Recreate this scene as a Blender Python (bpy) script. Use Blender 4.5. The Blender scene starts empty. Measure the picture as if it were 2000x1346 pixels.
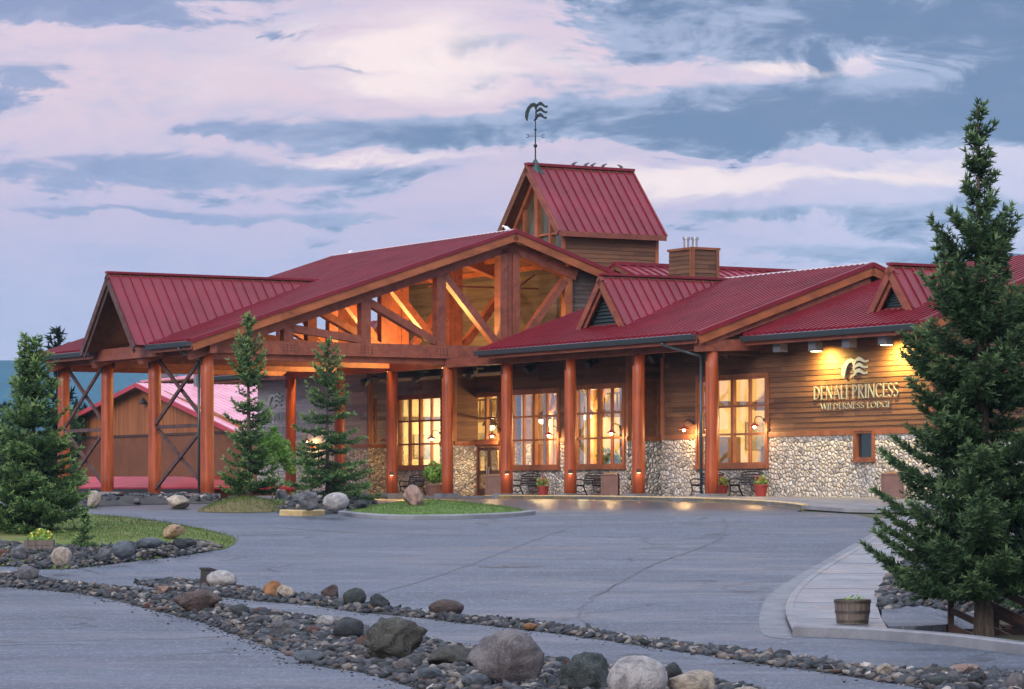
import bpy, math, random
import numpy as np
from mathutils import Vector, Matrix, noise
from mathutils.geometry import delaunay_2d_cdt

R = math.radians
S = bpy.context.scene
COL = S.collection

# ------------------------------------------------------------------ camera, sky, sun
F, CX, HY, ZC = 6122.0, 1000.0, 962.0, 0.1        # focal length / centre / horizon in photo pixels, eye height
cam_d = bpy.data.cameras.new("camera")
cam = bpy.data.objects.new("camera", cam_d)
COL.objects.link(cam)
S.camera = cam
cam.location = (0, 0, ZC)
cam.rotation_euler = (R(90), 0, 0)
cam_d.sensor_width = 36
cam_d.lens = 36 * F / 2000
cam_d.shift_y = (HY - 673) / 2000
cam_d.clip_start = 1
cam_d.clip_end = 60000
S.view_settings.view_transform = 'Standard'
S.view_settings.look = 'None'
S.view_settings.exposure = 0.38
S.view_settings.gamma = 1
S.render.engine = 'CYCLES'
S.cycles.use_denoising = True
S.cycles.max_bounces = 7
S.cycles.transparent_max_bounces = 12
S.cycles.sample_clamp_indirect = 6

SUN_EL, SUN_AZ = 24, 205          # degrees: behind the camera, a little to the left
world = bpy.data.worlds.new("World")
S.world = world
world.use_nodes = True


class NT:
    """small node-tree writer"""
    def __init__(s, tree):
        s.t = tree
        s.t.nodes.clear()

    def n(s, typ, ins=None, **kw):
        nd = s.t.nodes.new(typ)
        for k, v in kw.items():
            setattr(nd, k, v)
        for k, v in (ins or {}).items():
            sock = nd.inputs[k]
            if hasattr(v, 'links') or isinstance(v, bpy.types.NodeSocket):
                s.t.links.new(v, sock)
            else:
                sock.default_value = v
        return nd

    def m(s, op, a, b=0.0, c=0.0):
        nd = s.n('ShaderNodeMath', {0: a, 1: b, 2: c}, operation=op)
        return nd.outputs[0]

    def mix(s, f, a, b, mode='MIX'):
        nd = s.t.nodes.new('ShaderNodeMix')
        nd.data_type = 'RGBA'
        nd.blend_type = mode
        for i, v in ((0, f), (6, a), (7, b)):
            if isinstance(v, bpy.types.NodeSocket):
                s.t.links.new(v, nd.inputs[i])
            else:
                nd.inputs[i].default_value = v if i == 0 else (*v, 1)[:4]
        return nd.outputs[2]

    def ramp(s, f, stops, interp='LINEAR'):
        nd = s.t.nodes.new('ShaderNodeValToRGB')
        cr = nd.color_ramp
        cr.interpolation = interp
        while len(cr.elements) < len(stops):
            cr.elements.new(0.5)
        for e, (p, c) in zip(cr.elements, stops):
            e.position = p
            e.color = (*c, 1) if len(c) == 3 else c
        if isinstance(f, bpy.types.NodeSocket):
            s.t.links.new(f, nd.inputs[0])
        return nd.outputs[0]

    def smooth(s, x, lo, hi):
        nd = s.n('ShaderNodeMapRange', {0: x, 1: lo, 2: hi, 3: 0.0, 4: 1.0}, interpolation_type='SMOOTHSTEP')
        return nd.outputs[0]

    def noise(s, vec, scale, detail=4, rough=0.55, dist=0.0):
        nd = s.n('ShaderNodeTexNoise', {'Scale': scale, 'Detail': detail, 'Roughness': rough, 'Distortion': dist})
        if vec is not None:
            s.t.links.new(vec, nd.inputs['Vector'])
        return nd.outputs[0]

    def xyz(s, x, y, z):
        return s.n('ShaderNodeCombineXYZ', {0: x, 1: y, 2: z}).outputs[0]


def srgb(r, g, b):
    f = lambda c: (c / 255 / 12.92) if c <= 10 else ((c / 255 + 0.055) / 1.055) ** 2.4
    return (f(r), f(g), f(b))


def build_sky():
    t = NT(world.node_tree)
    tc = t.n('ShaderNodeTexCoord')
    sep = t.n('ShaderNodeSeparateXYZ', {0: tc.outputs['Generated']})
    x, y, z = sep.outputs[0], sep.outputs[1], sep.outputs[2]
    az = t.m('ARCTAN2', x, y)
    hor = t.m('SQRT', t.m('ADD', t.m('MULTIPLY', x, x), t.m('MULTIPLY', y, y)))
    el = t.m('ARCTAN2', z, hor)
    # cloud layers: long streaks, flattened towards the horizon
    sv = t.xyz(t.m('MULTIPLY', az, 9.0), t.m('MULTIPLY', el, 34.0), 3.3)
    n1 = t.noise(sv, 1.0, 9, 0.60, 0.35)
    sv2 = t.xyz(t.m('MULTIPLY', az, 24.0), t.m('MULTIPLY', el, 64.0), 9.1)
    n2 = t.noise(sv2, 1.0, 10, 0.64, 0.6)
    sv3 = t.xyz(t.m('MULTIPLY', az, 52.0), t.m('MULTIPLY', el, 150.0), 1.7)
    n3 = t.noise(sv3, 1.0, 8, 0.62, 0.8)
    fb = t.m('ADD', t.m('MULTIPLY', n1, 0.50), t.m('ADD', t.m('MULTIPLY', n2, 0.34), t.m('MULTIPLY', n3, 0.16)))
    wa = t.m('ADD', az, t.m('MULTIPLY', t.m('SUBTRACT', n2, 0.5), 0.09))
    we = t.m('ADD', el, t.m('ADD', t.m('MULTIPLY', t.m('SUBTRACT', n1, 0.5), 0.026), t.m('MULTIPLY', t.m('SUBTRACT', n2, 0.5), 0.016)))

    def blobs(lst):
        acc = None
        for (px, py, rx, ry, w) in lst:
            u0, v0 = (px - CX) / F, (HY - py) / F
            du = t.m('DIVIDE', t.m('SUBTRACT', wa, u0), rx / F)
            dv = t.m('DIVIDE', t.m('SUBTRACT', we, v0), ry / F)
            d = t.m('ADD', t.m('MULTIPLY', du, du), t.m('MULTIPLY', dv, dv))
            g = t.m('MULTIPLY', t.m('EXPONENT', t.m('MULTIPLY', d, -1.0)), w)
            acc = g if acc is None else t.m('ADD', acc, g)
        return acc
    dark = blobs([(1620, 40, 540, 85, .75), (2020, 100, 300, 130, .7), (1500, 205, 700, 32, .35), (1350, 262, 640, 48, .82),
                  (1900, 265, 420, 56, .80), (1700, 225, 380, 40, .55), (40, 190, 120, 45, .6), (150, 0, 460, 40, .85), (330, 345, 430, 46, .44), (120, 380, 300, 30, .3), (850, 340, 260, 18, .3),
                  (760, 275, 190, 28, .45), (1640, 490, 260, 18, .42), (1480, 415, 330, 20, .38), (240, 435, 330, 15, .52), (700, 425, 160, 12, .3), (480, 265, 160, 20, .35), (1900, 430, 200, 22, .4), (1750, 560, 300, 14, .25), (640, 470, 200, 10, .2),
                  (720, 130, 120, 9, .35), (575, 65, 30, 12, .35), (930, 75, 90, 22, .25), (1000, 150, 180, 28, .25), (1990, 380, 200, 40, .25),
                  (2900, 200, 700, 200, .3), (-900, 200, 700, 150, .3)])
    lite = blobs([(1560, 128, 170, 26, .60), (860, 160, 170, 110, .42), (560, 150, 380, 130, .22), (880, 40, 300, 60, .28), (1260, 205, 130, 14, .5), (640, 318, 140, 12, .5), (900, 315, 200, 16, .45), (1700, 352, 700, 26, .55),
                  (1150, 120, 180, 40, .25), (1200, 400, 300, 40, .25), (120, 290, 200, 30, .2), (1290, 345, 160, 18, .25)])
    base = t.ramp(t.m('DIVIDE', el, 0.175), [(0.0, srgb(178, 180, 206)), (0.28, srgb(174, 173, 202)), (0.5, srgb(190, 173, 198)),
                                             (0.72, srgb(218, 190, 198)), (1.0, srgb(206, 186, 202))])
    # the left of the sky is more violet, the right is bluer
    base = t.mix(t.m('MULTIPLY', t.smooth(az, 0.02, 0.16), 0.35), base, srgb(198, 210, 232))
    mott = t.smooth(t.m('ADD', t.m('MULTIPLY', n2, 0.6), t.m('MULTIPLY', n3, 0.4)), 0.42, 0.66)
    base = t.mix(t.m('MULTIPLY', mott, 0.50), base, srgb(150, 160, 196))
    k = t.m('SUBTRACT', fb, 0.5)
    dsum = t.m('ADD', t.m('MULTIPLY', k, 2.4), t.m('SUBTRACT', t.m('MULTIPLY', dark, 0.85), t.m('MULTIPLY', lite, 0.40)))
    dm = t.smooth(dsum, 0.12, 0.30)
    # thick parts of a cloud are darker and bluer than its thin edge
    dcol = t.mix(t.smooth(t.m('ADD', dsum, t.m('ADD', t.m('MULTIPLY', t.m('SUBTRACT', n3, 0.5), 0.7), t.m('MULTIPLY', t.m('SUBTRACT', n2, 0.5), 2.8))), 0.10, 0.95), srgb(150, 160, 188), srgb(70, 96, 134))
    dcol = t.mix(t.m('MULTIPLY', t.smooth(az, 0.0, -0.12), 0.72), dcol, srgb(132, 138, 176))
    colr = t.mix(t.m('MULTIPLY', dm, 0.90), base, dcol)
    lsum = t.m('ADD', t.m('MULTIPLY', k, 1.7), t.m('SUBTRACT', t.m('MULTIPLY', lite, 0.9), t.m('MULTIPLY', dark, 0.55)))
    lm = t.smooth(lsum, 0.10, 0.52)
    colr = t.mix(t.m('MULTIPLY', lm, 0.9), colr, srgb(246, 222, 214))
    colr = t.mix(t.m('MULTIPLY', t.smooth(lsum, 0.5, 0.9), 0.6), colr, (1.12, 0.98, 0.90))
    # overhead: a brighter, even cloud deck that the photograph does not show
    up = t.smooth(el, 0.2, 0.7)
    deck = t.mix(t.smooth(t.noise(tc.outputs['Generated'], 2.2, 5), 0.35, 0.7), (1.28, 1.36, 1.58), (0.82, 0.97, 1.32))
    colr = t.mix(up, colr, deck)
    sky = t.n('ShaderNodeTexSky', sky_type='NISHITA', sun_disc=False, sun_elevation=R(SUN_EL), sun_rotation=R(SUN_AZ),
              air_density=1.0, dust_density=2.0)
    skyc = t.mix(1.0, sky.outputs[0], (0.1, 0.1, 0.1), 'MULTIPLY')
    mixc = t.mix(0.93, skyc, colr)
    bg = t.n('ShaderNodeBackground', {'Color': mixc, 'Strength': 1.0})
    out = t.n('ShaderNodeOutputWorld', {'Surface': bg.outputs[0]})


build_sky()
sun_d = bpy.data.lights.new("sun", 'SUN')
sun_d.energy = 1.7
sun_d.angle = R(25)
sun_d.color = (1.0, 0.93, 0.88)
sun = bpy.data.objects.new("sun", sun_d)
COL.objects.link(sun)
_saz, _sel = R(SUN_AZ), R(SUN_EL)
sdir = Vector((math.sin(_saz) * math.cos(_sel), math.cos(_saz) * math.cos(_sel), math.sin(_sel)))   # towards the sun
sun.rotation_euler = sdir.to_track_quat('Z', 'Y').to_euler()

# ------------------------------------------------------------------ places: terrain and the lodge's own axes
D1 = Vector((0.5037, -0.8638, 0)).normalized()     # along the porch, towards the camera
D2 = Vector((0.8638, 0.5037, 0)).normalized()      # into the lodge
P0 = Vector((7.39, 116.0, 0))
_prof = [(-50, -3.2), (0, -2.8), (38, -2.63), (52, -2.54), (58, -2.47), (64, -2.26), (75, -1.82), (85, -1.36), (95, -0.80), (101, -0.47), (106, -0.27), (112, -0.18), (118, -0.17), (150, -0.17),
         (168, -1.6), (230, -3), (500, -6), (3000, -20)]
_py = np.array([p[0] for p in _prof]); _pz = np.array([p[1] for p in _prof])


def gz(x, y):
    z = float(np.mean([np.interp(y + d, _py, _pz) for d in (-3, -1, 1, 3)]))
    if 57.2 < y < 68 and x > 8.0:                    # the bank beside the stairs falls away
        k = min(1, max(0, (x - 8.0) / 2.5)) * min(1, (y - 57.2) / 1.5) * min(1, max(0, (68 - y) / 6))
        z -= 1.5 * k * k * (3 - 2 * k)
    return z


def gp(px, py, dz=0.0):
    """ground point seen at a photo pixel"""
    lo, hi = 20.0, 160.0
    for _ in range(50):
        mid = (lo + hi) / 2
        yy = HY + F * (ZC - gz((px - CX) / F * mid, mid) - dz) / mid
        if yy > py:
            lo = mid
        else:
            hi = mid
    Y = (lo + hi) / 2
    X = (px - CX) / F * Y
    return Vector((X, Y, gz(X, Y)))


def W(a, b, z=0.0):
    v = P0 + D1 * a + D2 * b
    return Vector((v.x, v.y, z))


def ab(x, y):
    d = Vector((x, y, 0)) - P0
    return d.dot(D1), d.dot(D2)


def a_at(px, b):
    k = (px - CX) / F
    o = P0 + D2 * b
    return (k * o.y - o.x) / (D1.x - k * D1.y)


def b_at(px, a):
    k = (px - CX) / F
    o = P0 + D1 * a
    return (k * o.y - o.x) / (D2.x - k * D2.y)


def z_at(py, a, b):
    Y = W(a, b).y
    return ZC + (HY - py) * Y / F


# ------------------------------------------------------------------ materials
MATS = {}


def mat(name, base=(0.5, 0.5, 0.5), rough=0.6, spec=0.5, metal=0.0, fn=None):
    m = bpy.data.materials.new(name)
    m.use_nodes = True
    t = NT(m.node_tree)
    p = t.n('ShaderNodeBsdfPrincipled', {'Base Color': (*base, 1), 'Roughness': rough, 'Metallic': metal, 'Specular IOR Level': spec})
    o = t.n('ShaderNodeOutputMaterial', {'Surface': p.outputs[0]})
    if fn:
        fn(t, p, o)
    MATS[name] = m
    return m


def link(t, a, b):
    t.t.links.new(a, b)


def bump(t, p, h, strength=0.4, dist=0.02):
    b = t.n('ShaderNodeBump', {'Height': h, 'Strength': strength, 'Distance': dist})
    link(t, b.outputs[0], p.inputs['Normal'])


def oc(t):
    return t.n('ShaderNodeTexCoord').outputs['Object']


def scaled(t, v, s):
    return t.n('ShaderNodeMapping', {'Vector': v, 'Scale': s}).outputs[0]


def wood_fn(c1, c2, stretch, knots=True):
    def fn(t, p, o):
        v = oc(t)
        g = t.noise(scaled(t, v, stretch), 1.0, 6, 0.65, 0.6)
        g2 = t.noise(v, 0.7, 3)
        f = t.m('ADD', t.m('MULTIPLY', g, 0.75), t.m('MULTIPLY', g2, 0.35))
        ck_ = t.smooth(t.noise(scaled(t, v, tuple(x * 2.5 for x in stretch)), 1.0, 3, 0.7), 0.64, 0.72)
        c = t.ramp(f, [(0.38, c1), (0.66, c2)])
        c = t.mix(t.m('MULTIPLY', ck_, 0.55), c, tuple(x * 0.3 for x in c1))
        if knots:
            k = t.smooth(t.noise(v, 5.0, 2), 0.70, 0.76)
            c = t.mix(t.m('MULTIPLY', k, 0.6), c, tuple(x * 0.35 for x in c1))
        link(t, c, p.inputs['Base Color'])
        bump(t, p, g, 0.25, 0.02)
    return fn


def siding_fn(t, p, o):
    v = oc(t)
    s = t.n('ShaderNodeSeparateXYZ', {0: v})
    k = t.m('FLOOR', t.m('DIVIDE', s.outputs[2], 0.19))
    wn = t.n('ShaderNodeTexWhiteNoise', {'W': k}, noise_dimensions='1D').outputs[0]
    run = t.m('FLOOR', t.m('ADD', t.m('DIVIDE', t.m('ADD', s.outputs[0], s.outputs[1]), 3.7), t.m('MULTIPLY', wn, 7.3)))
    wn2 = t.n('ShaderNodeTexWhiteNoise', {'Vector': t.xyz(k, run, 0.0)}, noise_dimensions='3D').outputs[0]
    g = t.noise(scaled(t, v, (0.9, 0.9, 16)), 1.4, 6, 0.65, 0.4)
    f = t.m('ADD', t.m('MULTIPLY', g, 0.6), t.m('MULTIPLY', wn2, 0.30))
    brown = t.ramp(f, [(0.22, (0.060, 0.029, 0.018)), (0.5, (0.145, 0.068, 0.036)), (0.8, (0.26, 0.125, 0.062))])
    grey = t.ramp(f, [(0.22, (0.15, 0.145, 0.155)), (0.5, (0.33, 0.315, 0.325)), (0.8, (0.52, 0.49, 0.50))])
    # boards on the far end of the lodge grade from brown to grey
    far_grey = t.smooth(t.m('ADD', s.outputs[0], t.m('MULTIPLY', t.noise(v, 0.5, 3), 5.0)), -23.5, -31.0)
    c = t.mix(far_grey, brown, grey)
    link(t, c, p.inputs['Base Color'])
    bump(t, p, g, 0.3, 0.015)


def stone_fn(t, p, o):
    v = oc(t)
    w = t.n('ShaderNodeVectorMath', {0: v, 1: t.n('ShaderNodeVectorMath', {0: t.n('ShaderNodeTexNoise', {'Vector': v, 'Scale': 6.0}).outputs[1], 3: 0.06}, operation='SCALE').outputs[0]}, operation='ADD').outputs[0]
    w = scaled(t, w, (1, 1, 1.15))
    vo = t.n('ShaderNodeTexVoronoi', {'Vector': w, 'Scale': 5.3, 'Randomness': 0.9})
    ed = t.n('ShaderNodeTexVoronoi', {'Vector': w, 'Scale': 5.3, 'Randomness': 0.9}, feature='DISTANCE_TO_EDGE')
    sp = t.n('ShaderNodeSeparateXYZ', {0: vo.outputs['Color']})
    c = t.ramp(sp.outputs[0], [(0.0, (0.24, 0.225, 0.21)), (0.22, (0.52, 0.48, 0.43)), (0.5, (0.70, 0.65, 0.58)), (0.72, (0.55, 0.46, 0.37)), (0.88, (0.80, 0.77, 0.71)), (1.0, (0.33, 0.32, 0.33))])
    j = t.smooth(ed.outputs['Distance'], 0.008, 0.06)
    sp2 = t.noise(v, 30, 3)
    c = t.mix(t.m('MULTIPLY', sp2, 0.25), c, (0.25, 0.22, 0.19))
    c = t.mix(j, (0.045, 0.042, 0.038), c)
    link(t, c, p.inputs['Base Color'])
    h = t.smooth(ed.outputs['Distance'], 0.0, 0.32)
    bump(t, p, h, 1.0, 0.06)


def roof_fn(t, p, o):
    v = oc(t)
    n = t.noise(v, 0.55, 4)
    c = t.ramp(n, [(0.3, (0.150, 0.010, 0.019)), (0.7, (0.215, 0.016, 0.030))])
    st = t.smooth(t.noise(scaled(t, v, (3, 3, 0.6)), 1.2, 5, 0.7), 0.58, 0.78)
    c = t.mix(t.m('MULTIPLY', st, 0.35), c, (0.26, 0.09, 0.10))
    link(t, c, p.inputs['Base Color'])
    r = t.ramp(t.noise(v, 1.3, 4), [(0.3, (0.30,) * 3), (0.7, (0.46,) * 3)])
    link(t, r, p.inputs['Roughness'])


def asphalt_fn(t, p, o):
    v = oc(t)
    fine = t.noise(v, 42, 2, 0.75)
    spk = t.n('ShaderNodeTexVoronoi', {'Vector': v, 'Scale': 24.0, 'Randomness': 1.0})
    sv = t.n('ShaderNodeSeparateXYZ', {0: spk.outputs['Color']}).outputs[0]
    big = t.noise(scaled(t, v, (0.10, 0.26, 1)), 1.0, 7, 0.66, 0.9)
    mid = t.noise(scaled(t, v, (0.5, 1.3, 1)), 1.0, 7, 0.68, 0.6)
    c = t.ramp(t.m('ADD', t.m('MULTIPLY', big, 0.5), t.m('MULTIPLY', mid, 0.5)), [(0.34, (0.030, 0.039, 0.058)), (0.5, (0.058, 0.073, 0.104)), (0.66, (0.104, 0.124, 0.168))])
    c = t.mix(t.m('MULTIPLY', t.smooth(fine, 0.50, 0.68), 0.50), c, (0.20, 0.22, 0.27))
    c = t.mix(t.m('MULTIPLY', t.smooth(fine, 0.48, 0.32), 0.65), c, (0.018, 0.022, 0.030))
    c = t.mix(t.m('MULTIPLY', t.smooth(sv, 0.90, 0.97), 0.6), c, (0.30, 0.31, 0.35))
    c = t.mix(t.m('MULTIPLY', t.smooth(sv, 0.06, 0.02), 0.8), c, (0.010, 0.011, 0.014))
    # cracks and paving seams
    cv = t.n('ShaderNodeVectorMath', {0: scaled(t, v, (0.11, 0.065, 1)), 1: t.n('ShaderNodeVectorMath', {0: t.n('ShaderNodeTexNoise', {'Vector': v, 'Scale': 0.35, 'Detail': 6.0}).outputs[1], 3: 0.5}, operation='SCALE').outputs[0]}, operation='ADD').outputs[0]
    ck = t.n('ShaderNodeTexVoronoi', {'Vector': cv, 'Scale': 1.0, 'Randomness': 1.0}, feature='DISTANCE_TO_EDGE').outputs['Distance']
    crack = t.m('MULTIPLY', t.smooth(ck, 0.012, 0.004), t.smooth(t.noise(v, 0.16, 2), 0.44, 0.56))
    c = t.mix(t.m('MULTIPLY', crack, 0.75), c, (0.016, 0.018, 0.023))
    # damp patches, and a wet strip before the porch: wet asphalt is darker and smoother
    sy = t.n('ShaderNodeSeparateXYZ', {0: v}).outputs[1]
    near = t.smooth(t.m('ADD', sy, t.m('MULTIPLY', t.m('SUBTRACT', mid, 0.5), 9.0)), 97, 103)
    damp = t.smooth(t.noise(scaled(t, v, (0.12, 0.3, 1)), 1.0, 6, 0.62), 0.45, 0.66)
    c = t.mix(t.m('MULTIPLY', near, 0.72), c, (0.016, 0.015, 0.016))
    c = t.mix(t.m('MULTIPLY', damp, 0.25), c, (0.03, 0.036, 0.05))
    link(t, c, p.inputs['Base Color'])
    dr = t.m('SUBTRACT', 0.66, t.m('MULTIPLY', damp, 0.27))
    r = t.m('ADD', t.m('MULTIPLY', dr, t.m('SUBTRACT', 1.0, near)), t.m('MULTIPLY', near, t.m('ADD', 0.20, t.m('MULTIPLY', mid, 0.25))))
    link(t, r, p.inputs['Roughness'])
    bs = t.m('MULTIPLY', t.m('SUBTRACT', 1.0, near), 0.42)
    b = t.n('ShaderNodeBump', {'Height': t.m('ADD', fine, t.m('MULTIPLY', spk.outputs['Distance'], 0.5)), 'Strength': bs, 'Distance': 0.015})
    link(t, b.outputs[0], p.inputs['Normal'])


def concrete_fn(t, p, o):
    v = oc(t)
    n = t.noise(v, 1.1, 6, 0.65)
    f = t.noise(v, 26, 3)
    c = t.ramp(t.m('ADD', t.m('MULTIPLY', n, 0.8), t.m('MULTIPLY', f, 0.2)), [(0.32, (0.115, 0.12, 0.135)), (0.68, (0.24, 0.245, 0.265))])
    link(t, c, p.inputs['Base Color'])
    r = t.ramp(t.noise(v, 0.7, 4), [(0.4, (0.30,) * 3), (0.62, (0.6,) * 3)])
    link(t, r, p.inputs['Roughness'])
    bump(t, p, f, 0.2, 0.01)


def rock_fn(t, p, o):
    v = oc(t)
    oi = t.n('ShaderNodeObjectInfo')
    rnd = oi.outputs['Random']
    vv = t.n('ShaderNodeVectorMath', {0: v, 1: t.n('ShaderNodeVectorMath', {0: t.xyz(rnd, rnd, rnd), 3: 50.0}, operation='SCALE').outputs[0]}, operation='ADD').outputs[0]
    n = t.noise(vv, 2.0, 8, 0.65, 0.5)
    f = t.noise(vv, 16, 5, 0.7)
    dk = t.mix(1.0, oi.outputs['Color'], (0.42, 0.42, 0.45), 'MULTIPLY')
    c = t.mix(t.smooth(n, 0.34, 0.62), dk, oi.outputs['Color'])
    c = t.mix(t.m('MULTIPLY', t.smooth(f, 0.52, 0.70), 0.45), c, t.mix(0.5, oi.outputs['Color'], (0.55, 0.53, 0.50)))
    c = t.mix(t.m('MULTIPLY', t.smooth(f, 0.44, 0.32), 0.55), c, t.mix(1.0, oi.outputs['Color'], (0.28, 0.28, 0.30), 'MULTIPLY'))
    link(t, c, p.inputs['Base Color'])
    bump(t, p, t.m('ADD', t.m('MULTIPLY', n, 1.0), t.m('MULTIPLY', f, 0.5)), 1.0, 0.10)


def gravel_fn(t, p, o):
    g = t.n('ShaderNodeNewGeometry')
    rnd = g.outputs['Random Per Island']
    c = t.ramp(rnd, [(0.0, (0.016, 0.018, 0.022)), (0.40, (0.038, 0.043, 0.052)), (0.68, (0.075, 0.080, 0.092)), (0.82, (0.12, 0.095, 0.08)), (0.91, (0.24, 0.22, 0.20)), (0.96, (0.085, 0.045, 0.034)), (1.0, (0.40, 0.37, 0.34))])
    n = t.noise(oc(t), 9, 5, 0.7)
    c = t.mix(t.m('MULTIPLY', t.smooth(n, 0.4, 0.65), 0.5), c, t.mix(1.0, c, (0.4, 0.4, 0.42), 'MULTIPLY'))
    link(t, c, p.inputs['Base Color'])
    bump(t, p, n, 0.5, 0.03)


def lawn_fn(t, p, o):
    v = oc(t)
    n = t.noise(v, 0.55, 5, 0.6)
    f = t.noise(v, 14, 4, 0.7)
    c = t.ramp(t.m('ADD', t.m('MULTIPLY', n, 0.7), t.m('MULTIPLY', f, 0.3)), [(0.30, (0.075, 0.12, 0.022)), (0.50, (0.115, 0.16, 0.034)), (0.60, (0.19, 0.185, 0.07)), (0.72, (0.23, 0.17, 0.095))])
    link(t, c, p.inputs['Base Color'])
    bump(t, p, f, 0.8, 0.05)


def green_lawn_fn(t, p, o):
    v = oc(t)
    n = t.noise(v, 0.8, 5, 0.6)
    f = t.noise(v, 14, 4, 0.7)
    c = t.ramp(t.m('ADD', t.m('MULTIPLY', n, 0.6), t.m('MULTIPLY', f, 0.4)), [(0.30, (0.065, 0.12, 0.025)), (0.55, (0.12, 0.19, 0.045)), (0.75, (0.20, 0.23, 0.08))])
    link(t, c, p.inputs['Base Color'])
    bump(t, p, f, 0.8, 0.05)


def mound_fn(t, p, o):
    v = oc(t)
    n = t.noise(v, 0.9, 5, 0.6)
    f = t.noise(v, 12, 4, 0.7)
    c = t.ramp(t.m('ADD', t.m('MULTIPLY', n, 0.65), t.m('MULTIPLY', f, 0.35)), [(0.30, (0.085, 0.10, 0.028)), (0.50, (0.16, 0.12, 0.055)), (0.70, (0.21, 0.145, 0.08))])
    link(t, c, p.inputs['Base Color'])
    bump(t, p, f, 0.8, 0.05)


def soil_fn(t, p, o):
    v = oc(t)
    n = t.noise(v, 0.4, 6, 0.65)
    c = t.ramp(n, [(0.35, (0.045, 0.05, 0.03)), (0.6, (0.085, 0.085, 0.045))])
    link(t, c, p.inputs['Base Color'])


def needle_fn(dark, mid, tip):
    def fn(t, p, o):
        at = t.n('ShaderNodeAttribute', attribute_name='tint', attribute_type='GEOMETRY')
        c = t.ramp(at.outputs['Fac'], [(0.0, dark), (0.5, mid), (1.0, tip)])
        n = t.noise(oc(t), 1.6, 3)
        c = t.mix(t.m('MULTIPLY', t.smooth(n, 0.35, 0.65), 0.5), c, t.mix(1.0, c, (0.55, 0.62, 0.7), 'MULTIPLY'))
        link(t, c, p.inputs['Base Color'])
        tr = t.n('ShaderNodeBsdfTranslucent', {'Color': c})
        ms = t.n('ShaderNodeMixShader', {0: 0.22, 1: p.outputs[0], 2: tr.outputs[0]})
        link(t, ms.outputs[0], o.inputs['Surface'])
    return fn


def bark_fn(t, p, o):
    v = oc(t)
    n = t.noise(scaled(t, v, (9, 9, 1.6)), 1.4, 6, 0.7)
    c = t.ramp(n, [(0.35, (0.035, 0.026, 0.020)), (0.65, (0.12, 0.095, 0.075))])
    link(t, c, p.inputs['Base Color'])
    bump(t, p, n, 0.9, 0.04)


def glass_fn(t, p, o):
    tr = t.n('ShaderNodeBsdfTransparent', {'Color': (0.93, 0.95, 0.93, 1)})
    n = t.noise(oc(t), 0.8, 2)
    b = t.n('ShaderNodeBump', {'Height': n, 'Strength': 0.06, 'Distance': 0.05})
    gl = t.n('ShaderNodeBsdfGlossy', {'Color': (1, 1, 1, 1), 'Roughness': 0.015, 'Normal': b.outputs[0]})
    fr = t.n('ShaderNodeFresnel', {'IOR': 1.52})
    ff = t.m('MINIMUM', t.m('MULTIPLY', fr.outputs[0], 3.4), 1.0)
    ms = t.n('ShaderNodeMixShader', {0: ff, 1: tr.outputs[0], 2: gl.outputs[0]})
    link(t, ms.outputs[0], o.inputs['Surface'])


def attic_glass_fn(t, p, o):
    glass_fn(t, p, o)
    for n in t.t.nodes:
        if n.type == 'MATH' and n.operation == 'MULTIPLY':
            n.inputs[1].default_value = 1.1


def noisy_boards(t, p, o):
    v = oc(t)
    s = t.n('ShaderNodeSeparateXYZ', {0: v})
    k = t.m('FLOOR', t.m('DIVIDE', s.outputs[2], 0.19))
    wn = t.n('ShaderNodeTexWhiteNoise', {'W': k}, noise_dimensions='1D').outputs[0]
    g = t.noise(scaled(t, v, (0.9, 0.9, 16)), 1.4, 6, 0.65, 0.4)
    c = t.ramp(t.m('ADD', t.m('MULTIPLY', g, 0.7), t.m('MULTIPLY', wn, 0.3)), [(0.25, (0.050, 0.038, 0.034)), (0.5, (0.105, 0.080, 0.070)), (0.8, (0.17, 0.135, 0.12))])
    link(t, c, p.inputs['Base Color'])
    bump(t, p, g, 0.3, 0.015)


def emit(name, col, strength):
    m = bpy.data.materials.new(name)
    m.use_nodes = True
    t = NT(m.node_tree)
    e = t.n('ShaderNodeEmission', {'Color': (*col, 1), 'Strength': strength})
    t.n('ShaderNodeOutputMaterial', {'Surface': e.outputs[0]})
    return m


def noisy(c1, c2, scale=3.0, bumps=0.2, detail=5):
    def fn(t, p, o):
        n = t.noise(oc(t), scale, detail, 0.65)
        link(t, t.ramp(n, [(0.33, c1), (0.68, c2)]), p.inputs['Base Color'])
        bump(t, p, n, bumps, 0.02)
    return fn


def barn_fn(t, p, o):
    v = oc(t)
    s = t.n('ShaderNodeSeparateXYZ', {0: v})
    k = t.m('FLOOR', t.m('DIVIDE', s.outputs[0], 0.25))
    wn = t.n('ShaderNodeTexWhiteNoise', {'W': k}, noise_dimensions='1D').outputs[0]
    g = t.noise(scaled(t, v, (4, 4, 0.5)), 1.3, 5, 0.65)
    c = t.ramp(t.m('ADD', t.m('MULTIPLY', g, 0.7), t.m('MULTIPLY', wn, 0.3)), [(0.3, (0.20, 0.060, 0.018)), (0.7, (0.36, 0.125, 0.038))])
    link(t, c, p.inputs['Base Color'])


def hill_fn(t, p, o):
    v = oc(t)
    n = t.noise(scaled(t, v, (1, 1, 1.5)), 0.012, 8, 0.7)
    f = t.noise(v, 0.15, 4, 0.7)
    c = t.ramp(t.m('ADD', t.m('MULTIPLY', n, 0.6), t.m('MULTIPLY', f, 0.4)), [(0.35, (0.008, 0.045, 0.075)), (0.65, (0.028, 0.105, 0.150))])
    link(t, c, p.inputs['Base Color'])


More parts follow.
